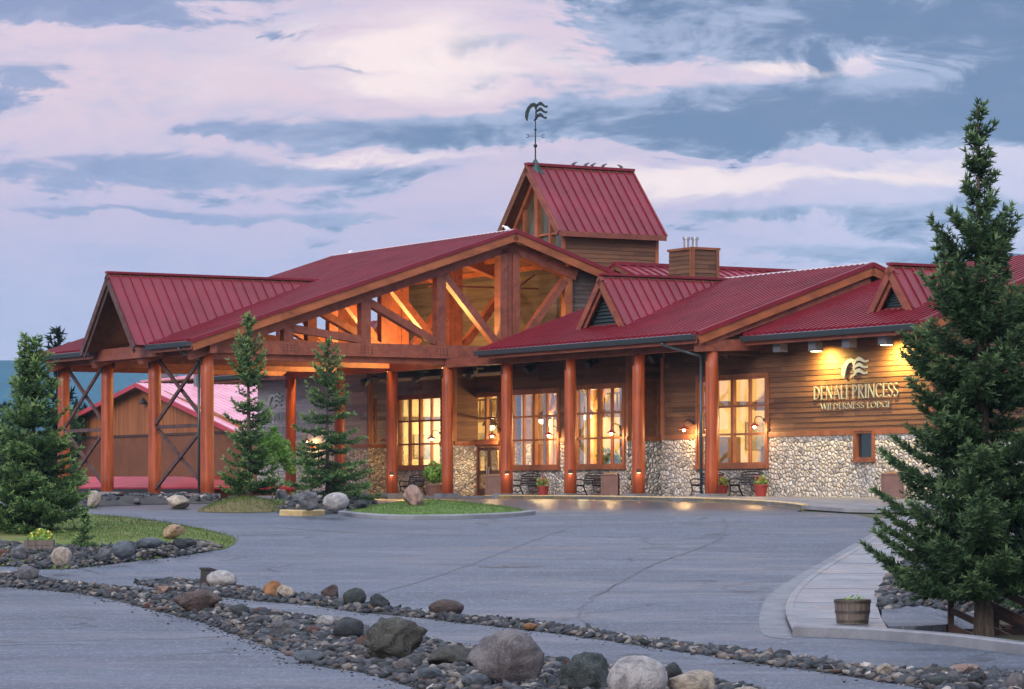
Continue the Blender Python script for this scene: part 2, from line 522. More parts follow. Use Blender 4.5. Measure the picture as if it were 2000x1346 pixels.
def snow_fn(t, p, o):
    v = oc(t)
    s = t.n('ShaderNodeSeparateXYZ', {0: v})
    n = t.noise(scaled(t, v, (1, 1, 1)), 0.006, 8, 0.7)
    f = t.smooth(t.m('ADD', t.m('MULTIPLY', s.outputs[2], 0.0024), n), 1.55, 1.75)
    link(t, t.mix(f, (0.03, 0.06, 0.09), (0.75, 0.8, 0.85)), p.inputs['Base Color'])


mat('roof_metal', rough=0.38, spec=0.36, fn=roof_fn)
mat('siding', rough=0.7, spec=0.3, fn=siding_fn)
mat('log', rough=0.45, spec=0.45, fn=wood_fn((0.17, 0.026, 0.008), (0.43, 0.092, 0.026), (8, 8, 0.4)))
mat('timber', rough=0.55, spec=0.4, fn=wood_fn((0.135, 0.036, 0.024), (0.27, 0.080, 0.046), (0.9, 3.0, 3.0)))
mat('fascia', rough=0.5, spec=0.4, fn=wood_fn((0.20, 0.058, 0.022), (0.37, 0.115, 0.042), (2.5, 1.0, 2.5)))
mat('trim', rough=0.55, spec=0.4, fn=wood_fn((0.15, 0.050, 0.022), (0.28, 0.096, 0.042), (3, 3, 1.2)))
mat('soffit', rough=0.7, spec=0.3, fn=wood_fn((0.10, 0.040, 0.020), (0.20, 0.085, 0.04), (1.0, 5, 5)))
mat('siding_grey', rough=0.75, spec=0.2, fn=noisy_boards)
mat('attic_glass', fn=attic_glass_fn)
mat('stone', rough=0.62, spec=0.4, fn=stone_fn)
mat('gutter', base=(0.035, 0.05, 0.058), rough=0.35, spec=0.6)
mat('flash', base=(0.80, 0.80, 0.84), rough=0.35, metal=0.2)
mat('asphalt', rough=0.5, spec=0.5, fn=asphalt_fn)
mat('concrete', rough=0.5, spec=0.5, fn=concrete_fn)
mat('pan', rough=0.6, spec=0.4, fn=noisy((0.10, 0.105, 0.12), (0.19, 0.198, 0.22), 2.0))
mat('bed_soil', rough=0.9, spec=0.2, fn=noisy((0.022, 0.022, 0.022), (0.07, 0.066, 0.06), 2.0))
mat('brace', rough=0.6, spec=0.3, fn=noisy((0.055, 0.030, 0.028), (0.14, 0.075, 0.07), 3.0))
mat('tan_kerb', rough=0.6, spec=0.4, fn=noisy((0.38, 0.26, 0.11), (0.60, 0.45, 0.22), 4))
mat('rock', rough=0.72, spec=0.35, fn=rock_fn)
mat('gravel', rough=0.72, spec=0.35, fn=gravel_fn)
mat('lawn', rough=0.85, spec=0.2, fn=lawn_fn)
mat('green_lawn', rough=0.85, spec=0.2, fn=green_lawn_fn)
mat('mound', rough=0.85, spec=0.2, fn=mound_fn)
mat('soil', rough=0.9, spec=0.2, fn=soil_fn)
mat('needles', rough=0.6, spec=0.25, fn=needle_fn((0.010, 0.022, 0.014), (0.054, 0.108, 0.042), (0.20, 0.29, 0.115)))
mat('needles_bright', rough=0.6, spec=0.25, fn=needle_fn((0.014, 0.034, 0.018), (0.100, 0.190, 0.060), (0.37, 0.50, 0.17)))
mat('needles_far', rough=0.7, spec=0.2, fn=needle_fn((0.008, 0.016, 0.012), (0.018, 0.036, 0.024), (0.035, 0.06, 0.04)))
mat('leaves', rough=0.5, spec=0.3, fn=needle_fn((0.09, 0.19, 0.03), (0.22, 0.42, 0.07), (0.38, 0.58, 0.15)))
mat('petals', base=(0.55, 0.03, 0.07), rough=0.5)
mat('yellow_petals', base=(0.75, 0.55, 0.06), rough=0.5)
mat('bark', rough=0.85, spec=0.2, fn=bark_fn)
mat('pale_bark', rough=0.8, spec=0.2, fn=noisy((0.25, 0.20, 0.14), (0.45, 0.38, 0.28), 6))
mat('glass', fn=glass_fn)
mat('dim_glass', rough=0.12, spec=0.5, fn=noisy((0.045, 0.042, 0.024), (0.12, 0.10, 0.055), 0.9, 0.02))
mat('dark_glass', base=(0.012, 0.022, 0.02), rough=0.05, spec=0.8)
mat('plaster', rough=0.8, spec=0.2, fn=noisy((0.55, 0.44, 0.27), (0.74, 0.62, 0.40), 0.8, 0.05))
mat('room_wood', rough=0.6, fn=wood_fn((0.22, 0.10, 0.035), (0.45, 0.24, 0.09), (1.5, 1.5, 1.5)))
mat('curtain', rough=0.8, fn=noisy((0.50, 0.46, 0.40), (0.72, 0.68, 0.60), 2))
mat('lobby_dark', rough=0.7, fn=noisy((0.05, 0.035, 0.022), (0.16, 0.10, 0.055), 1.2))
mat('lobby_art', rough=0.7, fn=noisy((0.10, 0.16, 0.18), (0.50, 0.40, 0.26), 2.2))
mat('iron', base=(0.012, 0.013, 0.014), rough=0.45, spec=0.5)
mat('vane', base=(0.010, 0.022, 0.026), rough=0.5, metal=0.3)
mat('patina', rough=0.5, metal=0.4, fn=noisy((0.02, 0.05, 0.05), (0.06, 0.11, 0.10), 6))
mat('pot', rough=0.5, fn=noisy((0.22, 0.022, 0.018), (0.33, 0.04, 0.03), 5))
mat('bin', rough=0.6, fn=noisy((0.13, 0.062, 0.045), (0.20, 0.10, 0.075), 3))
mat('barrel', rough=0.7, fn=wood_fn((0.055, 0.042, 0.034), (0.16, 0.125, 0.10), (9, 9, 1)))
mat('hoop', base=(0.10, 0.085, 0.075), rough=0.5, metal=0.7)
mat('stair_wood', rough=0.6, fn=wood_fn((0.028, 0.014, 0.011), (0.075, 0.036, 0.027), (3, 3, 3)))
mat('sign_metal', base=(0.33, 0.37, 0.36), rough=0.45, metal=0.3)
mat('fixture', base=(0.13, 0.14, 0.16), rough=0.5)
mat('fixture_black', base=(0.014, 0.013, 0.014), rough=0.5)
mat('pipe_metal', base=(0.45, 0.47, 0.50), rough=0.3, metal=0.9)
mat('louvre', base=(0.035, 0.055, 0.058), rough=0.5)
mat('barn_wall', rough=0.7, fn=barn_fn)
mat('barn_panel', rough=0.7, fn=noisy((0.125, 0.040, 0.017), (0.19, 0.064, 0.028), 0.7))
mat('barn_roof', rough=0.4, fn=noisy((0.34, 0.022, 0.040), (0.48, 0.045, 0.07), 0.6, 0.05))
mat('shed_roof', rough=0.6, spec=0.3, fn=noisy((0.30, 0.014, 0.028), (0.42, 0.03, 0.05), 0.6, 0.05))
mat('pale_lit_roof', rough=0.4, fn=noisy((0.62, 0.26, 0.33), (0.74, 0.38, 0.46), 0.6, 0.05))  # light on the barn's bright slope mixed into the pink; hall roof shares it
mat('hill', rough=0.9, spec=0.1, fn=hill_fn)
mat('mountain', rough=0.9, spec=0.1, fn=snow_fn)
mat('bird_grey', base=(0.10, 0.105, 0.12), rough=0.7)
mat('bird_white', base=(0.75, 0.75, 0.77), rough=0.7)
MATS['bulb'] = emit('bulb', (1.0, 0.66, 0.28), 40)
MATS['shade_glow'] = emit('shade_glow', (1.0, 0.80, 0.48), 4.0)
MATS['flood_lens'] = emit('flood_lens', (1.0, 0.85, 0.45), 14)
MATS['screen'] = emit('screen', (0.25, 0.75, 0.85), 1.1)


# ------------------------------------------------------------------ mesh helpers
class MB:
    def __init__(s):
        s.v, s.f = [], []

    def add(s, vs, fs):
        o = len(s.v)
        s.v += [tuple(v) for v in vs]
        s.f += [tuple(i + o for i in f) for f in fs]

    def box(s, x0, x1, y0, y1, z0, z1):
        vs = [(x, y, z) for z in (z0, z1) for y in (y0, y1) for x in (x0, x1)]
        s.add(vs, [(0, 2, 3, 1), (4, 5, 7, 6), (0, 1, 5, 4), (2, 6, 7, 3), (0, 4, 6, 2), (1, 3, 7, 5)])
        return s

    def beam(s, p, q, w, h, up=(0, 0, 1)):
        """box from p to q; w across, h along up"""
        p, q, up = Vector(p), Vector(q), Vector(up)
        d = (q - p).normalized()
        sd = d.cross(up).normalized()
        u = sd.cross(d).normalized()
        vs = []
        for e in (p, q):
            for i, j in ((-1, -1), (1, -1), (1, 1), (-1, 1)):
                vs.append(e + sd * (i * w / 2) + u * (j * h / 2))
        s.add(vs, [(0, 3, 2, 1), (4, 5, 6, 7), (0, 1, 5, 4), (1, 2, 6, 5), (2, 3, 7, 6), (3, 0, 4, 7)])
        return s

    def cyl(s, p, q, r0, r1, n=12, caps=True):
        p, q = Vector(p), Vector(q)
        d = (q - p).normalized()
        x = d.orthogonal().normalized()
        y = d.cross(x)
        vs = []
        for e, r in ((p, r0), (q, r1)):
            for i in range(n):
                t = 2 * math.pi * i / n
                vs.append(e + (x * math.cos(t) + y * math.sin(t)) * r)
        fs = [(i, (i + 1) % n, n + (i + 1) % n, n + i) for i in range(n)]
        if caps:
            fs += [tuple(range(n - 1, -1, -1)), tuple(range(n, 2 * n))]
        s.add(vs, fs)
        return s

    def lathe(s, prof, n=16, c=(0, 0, 0)):
        vs = [(c[0] + r * math.cos(2 * math.pi * i / n), c[1] + r * math.sin(2 * math.pi * i / n), c[2] + z) for r, z in prof for i in range(n)]
        fs = []
        for k in range(len(prof) - 1):
            for i in range(n):
                j = (i + 1) % n
                fs.append((k * n + i, k * n + j, (k + 1) * n + j, (k + 1) * n + i))
        fs += [tuple(range(n - 1, -1, -1)), tuple(range((len(prof) - 1) * n, len(prof) * n))]
        s.add(vs, fs)
        return s

    def tube(s, pts, r, n=8):
        for p, q in zip(pts[:-1], pts[1:]):
            s.cyl(p, q, r, r, n)
        return s

    def prism(s, poly, d):
        """polygon (list of 3D points) extruded by vector d"""
        n = len(poly)
        poly = [Vector(p) for p in poly]
        d = Vector(d)
        s.add(poly + [p + d for p in poly], [tuple(range(n)), tuple(range(2 * n - 1, n - 1, -1))] +
              [((i + 1) % n, i, n + i, n + (i + 1) % n) for i in range(n)])
        return s

    def build(s, name, m, parent=None, smooth=False, loc=None, kind=None):
        me = bpy.data.meshes.new(name)
        me.from_pydata(s.v, [], s.f)
        me.validate()
        import bmesh
        bm = bmesh.new()
        bm.from_mesh(me)
        bmesh.ops.recalc_face_normals(bm, faces=bm.faces)
        bm.to_mesh(me)
        bm.free()
        me.materials.append(MATS[m] if isinstance(m, str) else m)
        if smooth:
            me.polygons.foreach_set('use_smooth', [True] * len(me.polygons))
        o = bpy.data.objects.new(name, me)
        COL.objects.link(o)
        if parent:
            o.parent = parent
        if loc is not None:
            o.location = loc
        if kind:
            o['kind'] = kind
        return o


def ico(sub):
    import bmesh
    bm = bmesh.new()
    bmesh.ops.create_icosphere(bm, subdivisions=sub, radius=1.0)
    v = np.array([p.co[:] for p in bm.verts])
    f = [tuple(x.index for x in p.verts) for p in bm.faces]
    bm.free()
    return v, f


def tag(o, label, cat, group=None, kind=None):
    o['label'] = label
    o['category'] = cat
    if group:
        o['group'] = group
    if kind:
        o['kind'] = kind
    return o


def thing(name, label, cat, loc=(0, 0, 0), rz=0.0, group=None):
    o = bpy.data.objects.new(name, None)
    o.empty_display_size = 0.3
    COL.objects.link(o)
    o.location = loc
    o.rotation_euler = (0, 0, rz)
    return tag(o, label, cat, group)


def copy_tree(o, parent=None):
    c = o.copy()
    COL.objects.link(c)
    if parent:
        c.parent = parent
    for ch in list(o.children):
        copy_tree(ch, c)
    return c


LROT = math.atan2(D1.y, D1.x)


def tri_mesh(name, v, f, m, parent=None, tint=None, loc=None, smooth=False):
    """big triangle mesh from numpy arrays"""
    me = bpy.data.meshes.new(name)
    n, k = len(v), len(f)
    me.vertices.add(n)
    me.vertices.foreach_set('co', np.asarray(v, dtype=np.float32).ravel())
    me.loops.add(k * 3)
    me.loops.foreach_set('vertex_index', np.asarray(f, dtype=np.int32).ravel())
    me.polygons.add(k)
    me.polygons.foreach_set('loop_start', np.arange(0, 3 * k, 3, dtype=np.int32))
    me.polygons.foreach_set('loop_total', np.full(k, 3, dtype=np.int32))
    if smooth:
        me.polygons.foreach_set('use_smooth', [True] * k)
    me.update(calc_edges=True)
    me.validate()
    if tint is not None:
        at = me.attributes.new('tint', 'FLOAT', 'POINT')
        at.data.foreach_set('value', np.asarray(tint, dtype=np.float32))
    me.materials.append(MATS[m])
    o = bpy.data.objects.new(name, me)
    COL.objects.link(o)
    if parent:
        o.parent = parent
    if loc is not None:
        o.location = loc
    return o


# ------------------------------------------------------------------ terrain, hills, paving
def inside(poly, x, y):
    c = False
    n = len(poly)
    for i in range(n):
        x0, y0 = poly[i][:2]
        x1, y1 = poly[(i + 1) % n][:2]
        if (y0 > y) != (y1 > y) and x < (x1 - x0) * (y - y0) / (y1 - y0) + x0:
            c = not c
    return c


def edge_dist(poly, x, y):
    best = 1e9
    n = len(poly)
    for i in range(n):
        ax, ay = poly[i][:2]
        bx, by = poly[(i + 1) % n][:2]
        dx, dy = bx - ax, by - ay
        L = dx * dx + dy * dy
        t = 0 if L == 0 else max(0, min(1, ((x - ax) * dx + (y - ay) * dy) / L))
        best = min(best, math.hypot(x - ax - t * dx, y - ay - t * dy))
    return best


def densify(poly, step):
    out = []
    n = len(poly)
    for i in range(n):
        a, b = Vector(poly[i][:2]), Vector(poly[(i + 1) % n][:2])
        k = max(1, int((b - a).length / step))
        out += [a.lerp(b, j / k) for j in range(k)]
    return out


def smooth_line(pts, n=4):
    """Catmull-Rom through 2D points"""
    P = [Vector(p[:2]) for p in pts]
    out = []
    for i in range(len(P) - 1):
        p0, p1, p2, p3 = P[max(0, i - 1)], P[i], P[i + 1], P[min(len(P) - 1, i + 2)]
        for j in range(n):
            t = j / n
            out.append(0.5 * ((2 * p1) + (p2 - p0) * t + (2 * p0 - 5 * p1 + 4 * p2 - p3) * t * t + (3 * p1 - p0 - 3 * p2 + p3) * t ** 3))
    out.append(P[-1])
    return out


def sheet(name, poly, zf, step, m, kind='structure', skirt=0.0):
    """a sheet over a polygon, z from zf(x, y, distance to edge); skirt drops its border"""
    bd = densify(poly, step)
    bpoly = [tuple(p) for p in bd]
    xs = [p[0] for p in bpoly]; ys = [p[1] for p in bpoly]
    pts = list(bd)
    x = min(xs)
    while x < max(xs):
        y = min(ys)
        while y < max(ys):
            if inside(bpoly, x, y) and edge_dist(bpoly, x, y) > step * 0.4:
                pts.append(Vector((x, y)))
            y += step
        x += step
    nb = len(bd)
    vs, es, fs, *_ = delaunay_2d_cdt(pts, [(i, (i + 1) % nb) for i in range(nb)], [], 1, 1e-5)
    mb = MB()
    V = []
    for i, p in enumerate(vs):
        d = 0.0 if i < nb else edge_dist(bpoly, p.x, p.y)
        V.append((p.x, p.y, zf(p.x, p.y, d)))
    mb.add(V, fs)
    if skirt:
        low = [(p[0], p[1], p[2] - skirt) for p in V[:nb]]
        mb.add(V[:nb] + low, [(i, (i + 1) % nb, nb + (i + 1) % nb, nb + i) for i in range(nb)])
    o = mb.build(name, m)
    o['kind'] = kind
    return o


# ground sheet out to the horizon
gx = np.concatenate([np.linspace(-3700, -300, 10), np.linspace(-200, -40, 9), np.linspace(-30, 40, 36), np.linspace(60, 300, 8), np.linspace(600, 3700, 8)])
gy = np.concatenate([np.linspace(-500, -20, 5), np.linspace(0, 50, 11), np.linspace(52, 80, 29), np.linspace(84, 180, 25), np.linspace(220, 600, 8), np.linspace(900, 4600, 8)])
mb = MB()
mb.add([(x, y, gz(x, y) - 0.03) for y in gy for x in gx],
       [(j * len(gx) + i, j * len(gx) + i + 1, (j + 1) * len(gx) + i + 1, (j + 1) * len(gx) + i) for j in range(len(gy) - 1) for i in range(len(gx) - 1)])
mb.build('ground', 'soil', kind='structure')

# concrete gutter edge and kerb on the right of the drive (photo pixels -> ground)
gut = [gp(*p) for p in [(1556, 1000), (1650, 1003), (1700, 1012), (1712, 1022), (1700, 1043), (1640, 1078), (1560, 1124), (1505, 1160), (1484, 1200), (1490, 1240), (1545, 1249)]]
gut_l = smooth_line(gut, 4)
kerb_px = [(1770, 1012), (1735, 1035), (1690, 1068), (1610, 1116), (1556, 1158), (1534, 1200), (1548, 1243)]
kerb_l = smooth_line([gp(*p) for p in kerb_px], 4)
low_px = [(1548, 1243), (1640, 1246), (1740, 1252), (1860, 1262), (1985, 1278), (2200, 1300)]
low_l = smooth_line([gp(*p) for p in low_px], 4)
kerbA = [W(a, b) for a, b in [(-40, -1.6)]]
porch_px = [(560, 978), (760, 974), (1000, 975), (1150, 976.5), (1280, 979), (1400, 982), (1480, 986), (1540, 991), (1566, 995)]
porch_l = smooth_line([gp(*p) for p in porch_px], 4)

drive_poly = [(-70, 18), (34, 18), (34, low_l[-1].y - 0.3)] + [tuple(p) for p in reversed(low_l)] + [tuple(p) for p in reversed(gut_l)] + \
    [tuple(p) for p in reversed(porch_l)] + [tuple(W(-44, -1.0)[:2]), tuple(W(-62, -4)[:2]), (-70, 150)]
sheet('driveway', drive_poly, lambda x, y, d: gz(x, y), 2.0, 'asphalt')

# porch pavement: from the kerb to the walls, 0.13 above the drive
gut_top = [p for p in gut_l if p.y > gp(1700, 1012).y - 0.2][:10]
pave_poly = [tuple(p) for p in porch_l] + [tuple(gp(1650, 1001)[:2]), tuple(gp(1735, 1003)[:2])] + [tuple(W(14, 2.6)[:2]), tuple(W(-44, 2.9)[:2]), tuple(W(-44, -1.0)[:2])]


def pave_z(x, y, d):
    return gz(x, y) + 0.13


sheet('porch_pavement', pave_poly, pave_z, 1.2, 'concrete', skirt=0.12)


def ribbon(line, w, h, name, m, z0=0.0, side=1, gap=None, kind='structure'):
    """kerb of width w and height h along a 2D line, with its own ends; side says which way it widens"""
    mb = MB()
    P = [Vector(p[:2]) for p in line]
    rows = []
    for i, p in enumerate(P):
        d = (P[min(i + 1, len(P) - 1)] - P[max(i - 1, 0)]).normalized()
        nrm = Vector((-d.y, d.x)) * side
        q = p + nrm * w
        za, zb = gz(p.x, p.y) + z0, gz(q.x, q.y) + z0
        c = min(0.03, h * 0.25)
        rows.append([(p.x, p.y, za - 0.1), (p.x, p.y, za + h - c), (p.x + nrm.x * c, p.y + nrm.y * c, za + h), (q.x, q.y, zb + h), (q.x, q.y, zb - 0.1)])
    vs = [v for r in rows for v in r]
    fs = []
    for i in range(len(rows) - 1):
        for k in range(4):
            a = i * 5 + k
            fs.append((a, a + 1, a + 6, a + 5))
    fs += [(4, 3, 2, 1, 0), tuple((len(rows) - 1) * 5 + k for k in range(5))]
    mb.add(vs, fs)
    return mb.build(name, m, kind=kind)


# tan painted kerb along the porch, in lengths with joints
Lp = [p for p in porch_l if p.x > -2.5]
for i in range(0, len(Lp) - 1, 2):
    seg = Lp[i:i + 3]
    if len(seg) > 1:
        seg = [Vector(seg[0][:2]).lerp(Vector(seg[1][:2]), 0.04)] + seg[1:]
        ribbon(seg, 0.22, 0.165, 'porch_kerb', 'tan_kerb', side=1)
# gutter pan + kerb of the walk
pan_poly = [tuple(p) for p in gut_l[8:]] + [tuple(p) for p in reversed(kerb_l)]
sheet('gutter_pan', pan_poly, lambda x, y, d: gz(x, y) + 0.006, 0.7, 'pan')
ribbon(kerb_l, 0.16, 0.14, 'walk_kerb', 'concrete', side=1)
walk_poly = [tuple(p) for p in kerb_l] + [tuple(gp(*p)[:2]) for p in [(1735, 1243), (1722, 1222), (1713, 1196), (1713, 1172), (1728, 1140), (1760, 1110), (1800, 1080), (1840, 1050), (1870, 1020)]]
sheet('sidewalk', walk_poly, lambda x, y, d: gz(x, y) + 0.13, 0.6, 'concrete', skirt=0.2)
mbj = MB()                                        # tooled joints in the walk
for (xl, yl, xr, yr) in [(1540, 1223, 1716, 1222), (1536, 1190, 1712, 1190), (1548, 1162, 1715, 1161), (1580, 1132, 1735, 1131), (1610, 1112, 1758, 1111), (1645, 1093, 1780, 1092), (1680, 1073, 1810, 1072)]:
    p, q = gp(xl + 12, yl), gp(xr, yr)
    n = 6
    for i in range(n):
        a, b = p.lerp(q, i / n), p.lerp(q, (i + 1) / n)
        a.z, b.z = gz(a.x, a.y) + 0.1325, gz(b.x, b.y) + 0.1325
        mbj.beam(a, b, 0.035, 0.008)
mbj.build('walk_joints', 'fixture', kind='structure')
ribbon(low_l, 0.24, 0.20, 'road_kerb', 'concrete', side=1)
# second walk strip by the stairs
sheet('stair_walk', [tuple(gp(*p)[:2]) for p in [(1722, 1222), (1735, 1236), (1790, 1236), (1850, 1232), (1915, 1224), (1915, 1206), (1850, 1204), (1722, 1202)]],
      lambda x, y, d: gz(x, y) + 0.12, 0.5, 'asphalt', skirt=0.2)

def seam(px, w, name='asphalt_seam', m='tar'):
    P = smooth_line([gp(*p) for p in px], 7)
    mb = MB()
    V = []
    for i, p in enumerate(P):
        d = (P[min(i + 1, len(P) - 1)] - P[max(i - 1, 0)]).normalized()
        nv = Vector((-d.y, d.x))
        p = p + nv * 0.10 * noise.noise(Vector((p.x * 1.7, p.y * 1.7, w * 99)))
        ww = w * (0.55 + 0.7 * abs(noise.noise(Vector((p.x * 2.3, p.y * 2.3, 5)))) + 0.2) * min(1, 0.25 + 0.4 * min(i, len(P) - 1 - i))
        for sg in (-1, 1):
            q = p + nv * ww * sg / 2
            V.append((q.x, q.y, gz(q.x, q.y) + 0.006))
    mb.add(V, [(2 * i, 2 * i + 1, 2 * i + 3, 2 * i + 2) for i in range(len(P) - 1)])
    mb.build(name, m, kind='structure')


mat('tar', rough=0.45, spec=0.5, fn=noisy((0.022, 0.026, 0.036), (0.060, 0.070, 0.092), 3))
for px, w in (([(1412, 1012), (1419, 1030), (1402, 1054), (1360, 1072), (1310, 1090), (1258, 1112), (1200, 1144), (1150, 1170)], .06), ([(1110, 1034), (1072, 1045), (1010, 1068), (950, 1091), (850, 1127), (757, 1154), (700, 1166)], .05),
              ([(1420, 1050), (1300, 1094), (1230, 1127), (1195, 1147), (1150, 1176), (1132, 1196), (1138, 1212), (1195, 1228)], .05), ([(-40, 1257), (60, 1254), (160, 1252), (245, 1250), (330, 1249), (385, 1246), (430, 1244), (462, 1240)], .05),
              ([(520, 1030), (700, 1041), (900, 1046), (1050, 1046)], .05), ([(1560, 1210), (1450, 1218), (1330, 1214), (1240, 1218)], .035)):
    seam(px, w)
seam([(955, 1106), (985, 1108), (1020, 1106), (1048, 1107)], .75, 'tar_patch')

# hills far behind
def ridge(name, m, Y, depth, prof, base=-22, seed=0, res=140):
    xs = np.linspace(prof[0][0], prof[-1][0], res)
    rows = 10
    mb = MB()
    V = []
    for j in range(rows):
        t = j / (rows - 1)
        for x in xs:
            X = (x - CX) / F * Y
            top = (HY - np.interp(x, [p[0] for p in prof], [p[1] for p in prof])) / F * Y
            nz = noise.fractal(Vector((X * 0.008, t * 2.5, seed)), 1.0, 2.1, 6)
            z = base + (top - base) * (math.sin(t * math.pi / 2) ** 1.2) + nz * 0.05 * top * (1 - t * 0.7)
            V.append((X + nz * 15 * (1 - t), Y - depth * (1 - t), z))
    for x in xs:
        X = (x - CX) / F * Y
        V.append((X, Y + depth, base))
    rows += 1
    mb.add(V, [(j * res + i, j * res + i + 1, (j + 1) * res + i + 1, (j + 1) * res + i) for j in range(rows - 1) for i in range(res - 1)])
    return mb.build(name, m, smooth=True, kind='structure')


ridge('hill', 'hill', 3000, 900, [(-2600, 800), (-1500, 720), (-600, 690), (-200, 700), (0, 706), (60, 703), (130, 706), (220, 712), (320, 722), (450, 738), (560, 760), (900, 830), (1300, 900), (1500, 960)], seed=2)
ridge('mountain', 'mountain', 3500, 800, [(900, 960), (1300, 800), (1600, 640), (1760, 560), (1830, 503), (1868, 492), (1900, 502), (1950, 496), (2010, 500), (2100, 470), (2400, 520), (3200, 700), (3800, 940)], seed=7)


# ------------------------------------------------------------------ the lodge
lodge = thing('lodge_building', 'sprawling timber lodge with red metal roofs, log columns and open truss canopy', 'lodge', P0, LROT)
BW = 2.2                                           # plane of the porch wall


def siding_rows(mb, org, al, nm, z0, z1, rng, h=0.19, t=0.035):
    """lap boards: org + al*s, proud of the plane along nm"""
    org, al, nm = Vector(org), Vector(al), Vector(nm)
    k = math.floor(z0 / h)
    while k * h < z1 - 0.01:
        a, b = max(z0, k * h), min(z1, (k + 1) * h)
        k += 1
        s0, s1 = rng(a)
        u0, u1 = rng(b)
        if s1 - s0 < 0.02:
            continue
        if u1 < u0:
            u0 = u1 = (u0 + u1) / 2
        P = lambda s, z, d: org + al * s + nm * d + Vector((0, 0, z))
        mb.add([P(s0, a, t), P(s1, a, t), P(u1, b, 0.008), P(u0, b, 0.008), P(s0, a, -0.05), P(s1, a, -0.05), P(u1, b, -0.05), P(u0, b, -0.05)],
               [(0, 1, 2, 3), (0, 4, 5, 1), (1, 5, 6, 2), (0, 3, 7, 4), (3, 2, 6, 7)])


def rects_minus(s0, s1, z0, z1, ops):
    cuts = sorted({s0, s1} | {min(max(c, s0), s1) for o in ops for c in o[:2]})
    out = []
    for c0, c1 in zip(cuts[:-1], cuts[1:]):
        if c1 - c0 < 1e-4:
            continue
        mid = (c0 + c1) / 2
        spans = [(z0, z1)]
        for o in ops:
            if o[0] < mid < o[1]:
                new = []
                for p, q in spans:
                    if o[2] > p:
                        new.append((p, min(q, o[2])))
                    if o[3] < q:
                        new.append((max(p, o[3]), q))
                spans = [(p, q) for p, q in new if q - p > 1e-3]
        out += [(c0, c1, p, q) for p, q in spans]
    return out


class Trims:
    """every trim board is a part of its own"""
    def box(s, *a):
        MB().box(*a).build('wall_trim', 'trim', lodge)


trim_mb = Trims()
ST = 2.18                                          # top of the stone


def wall_b(a0, a1, b, ztop, ops=(), band=True):
    """wall along the porch (faces -b), stone below and lap siding above, round the openings"""
    side_mb, stone_mb, trim_mb = MB(), MB(), Trims()
    for c0, c1, p, q in rects_minus(a0, a1, -0.5, ST, ops):
        stone_mb.box(c0, c1, b - 0.05, b + 0.25, p, q)
    for c0, c1, p, q in rects_minus(a0, a1, ST, ztop, ops):
        siding_rows(side_mb, (c0, b, 0), (1, 0, 0), (0, -1, 0), p, q, lambda z, w=c1 - c0: (0, w))
        side_mb.box(c0, c1, b + 0.055, b + 0.25, p, q)
    if band:
        for c0, c1, p, q in rects_minus(a0, a1, ST - 0.02, ST + 0.16, ops):
            trim_mb.box(c0, c1, b - 0.085, b - 0.04, p, q)
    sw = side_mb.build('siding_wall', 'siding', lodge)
    stone_mb.build('stone_base', 'stone', sw)


def wall_a(a, b0, b1, ztop, ops=(), band=True, ret=True):
    """wall across (faces +a)"""
    side_mb, stone_mb, trim_mb = MB(), MB(), Trims()
    for c0, c1, p, q in rects_minus(b0, b1, -0.5, ST, ops):
        stone_mb.box(a - 0.25, a + 0.05, c0, c1, p, q)
    for c0, c1, p, q in rects_minus(b0, b1, ST, ztop, ops):
        siding_rows(side_mb, (a, c0, 0), (0, 1, 0), (1, 0, 0), p, q, lambda z, w=c1 - c0: (0, w))
        side_mb.box(a - 0.25, a - 0.055, c0, c1, p, q)
    if band:
        for c0, c1, p, q in rects_minus(b0, b1, ST - 0.02, ST + 0.16, ops):
            trim_mb.box(a + 0.04, a + 0.085, c0, c1, p, q)
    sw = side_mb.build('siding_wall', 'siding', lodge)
    stone_mb.build('stone_base', 'stone', sw)


def px_win(x0, x1, yt, yb, b):
    a0, a1 = a_at(x0, b), a_at(x1, b)
    m = (a0 + a1) / 2
    return (a0, a1, z_at(yb, m, b), z_at(yt, m, b))


BD = 3.4
wA = px_win(779, 866, 776, 912, BD)
wE = px_win(925, 977, 772, 862, BD)
dE = px_win(932, 981, 868, 968, BD)
wB = px_win(999, 1093, 766, 912, BW)
wC = px_win(1124, 1221, 756, 910, BW)
wD = px_win(1367, 1500, 738, 908, BW)
wS = px_win(1674, 1709, 842, 898, BW)
aL, aG, aP0, aP1, aR0, aR1 = -43.3, -31.45, -24.7, -23.5, -9.2, -6.7
aEnd = 10.4
wall_b(aL, aG, BW, 6.1)
wall_b(aG, aP0, BD, 5.6, [wA])
wall_b(aP0, aP1, BW, 5.6)
wall_b(aP1, -19.3, BD, 5.6, [wE, (dE[0], dE[1], -0.5, dE[3])])
wall_b(-19.3, aR0, BW, 6.6, [wB, wC])
rD = (aR0 + 0.5, aR1 - 0.2, -0.5, 2.1)
wall_b(aR0, aR1, 3.9, 6.6)
wall_b(aR1, aEnd, BW, 6.0, [wD, wS])
wall_a(aG, BW, BD, 5.6)
wall_a(aP1, BW, BD, 5.6)
wall_a(aR0, BW, 3.9, 6.6, [(BW + 0.55, BW + 1.35, 2.35, z_at(745, aR0, 3))])
wall_a(aEnd, BW, 16, 6.0)
# corner boards and door/recess trims
for a, b in ((aG, BW), (aP1, BW), (aR0, BW), (aEnd, BW)):
    trim_mb.box(a - 0.12, a + 0.06, b - 0.075, b + 0.12, ST + 0.16, 5.6 if a < -15 else 6.0)
trim_mb.box(aR1 - 0.06, aR1 + 0.16, BW - 0.075, BW + 0.2, ST + 0.16, 6.0)
trim_mb.box(aG + 0.06, aG + 0.10, BW + 0.2, BW + 0.32, 2.4, z_at(778, aG, BW))


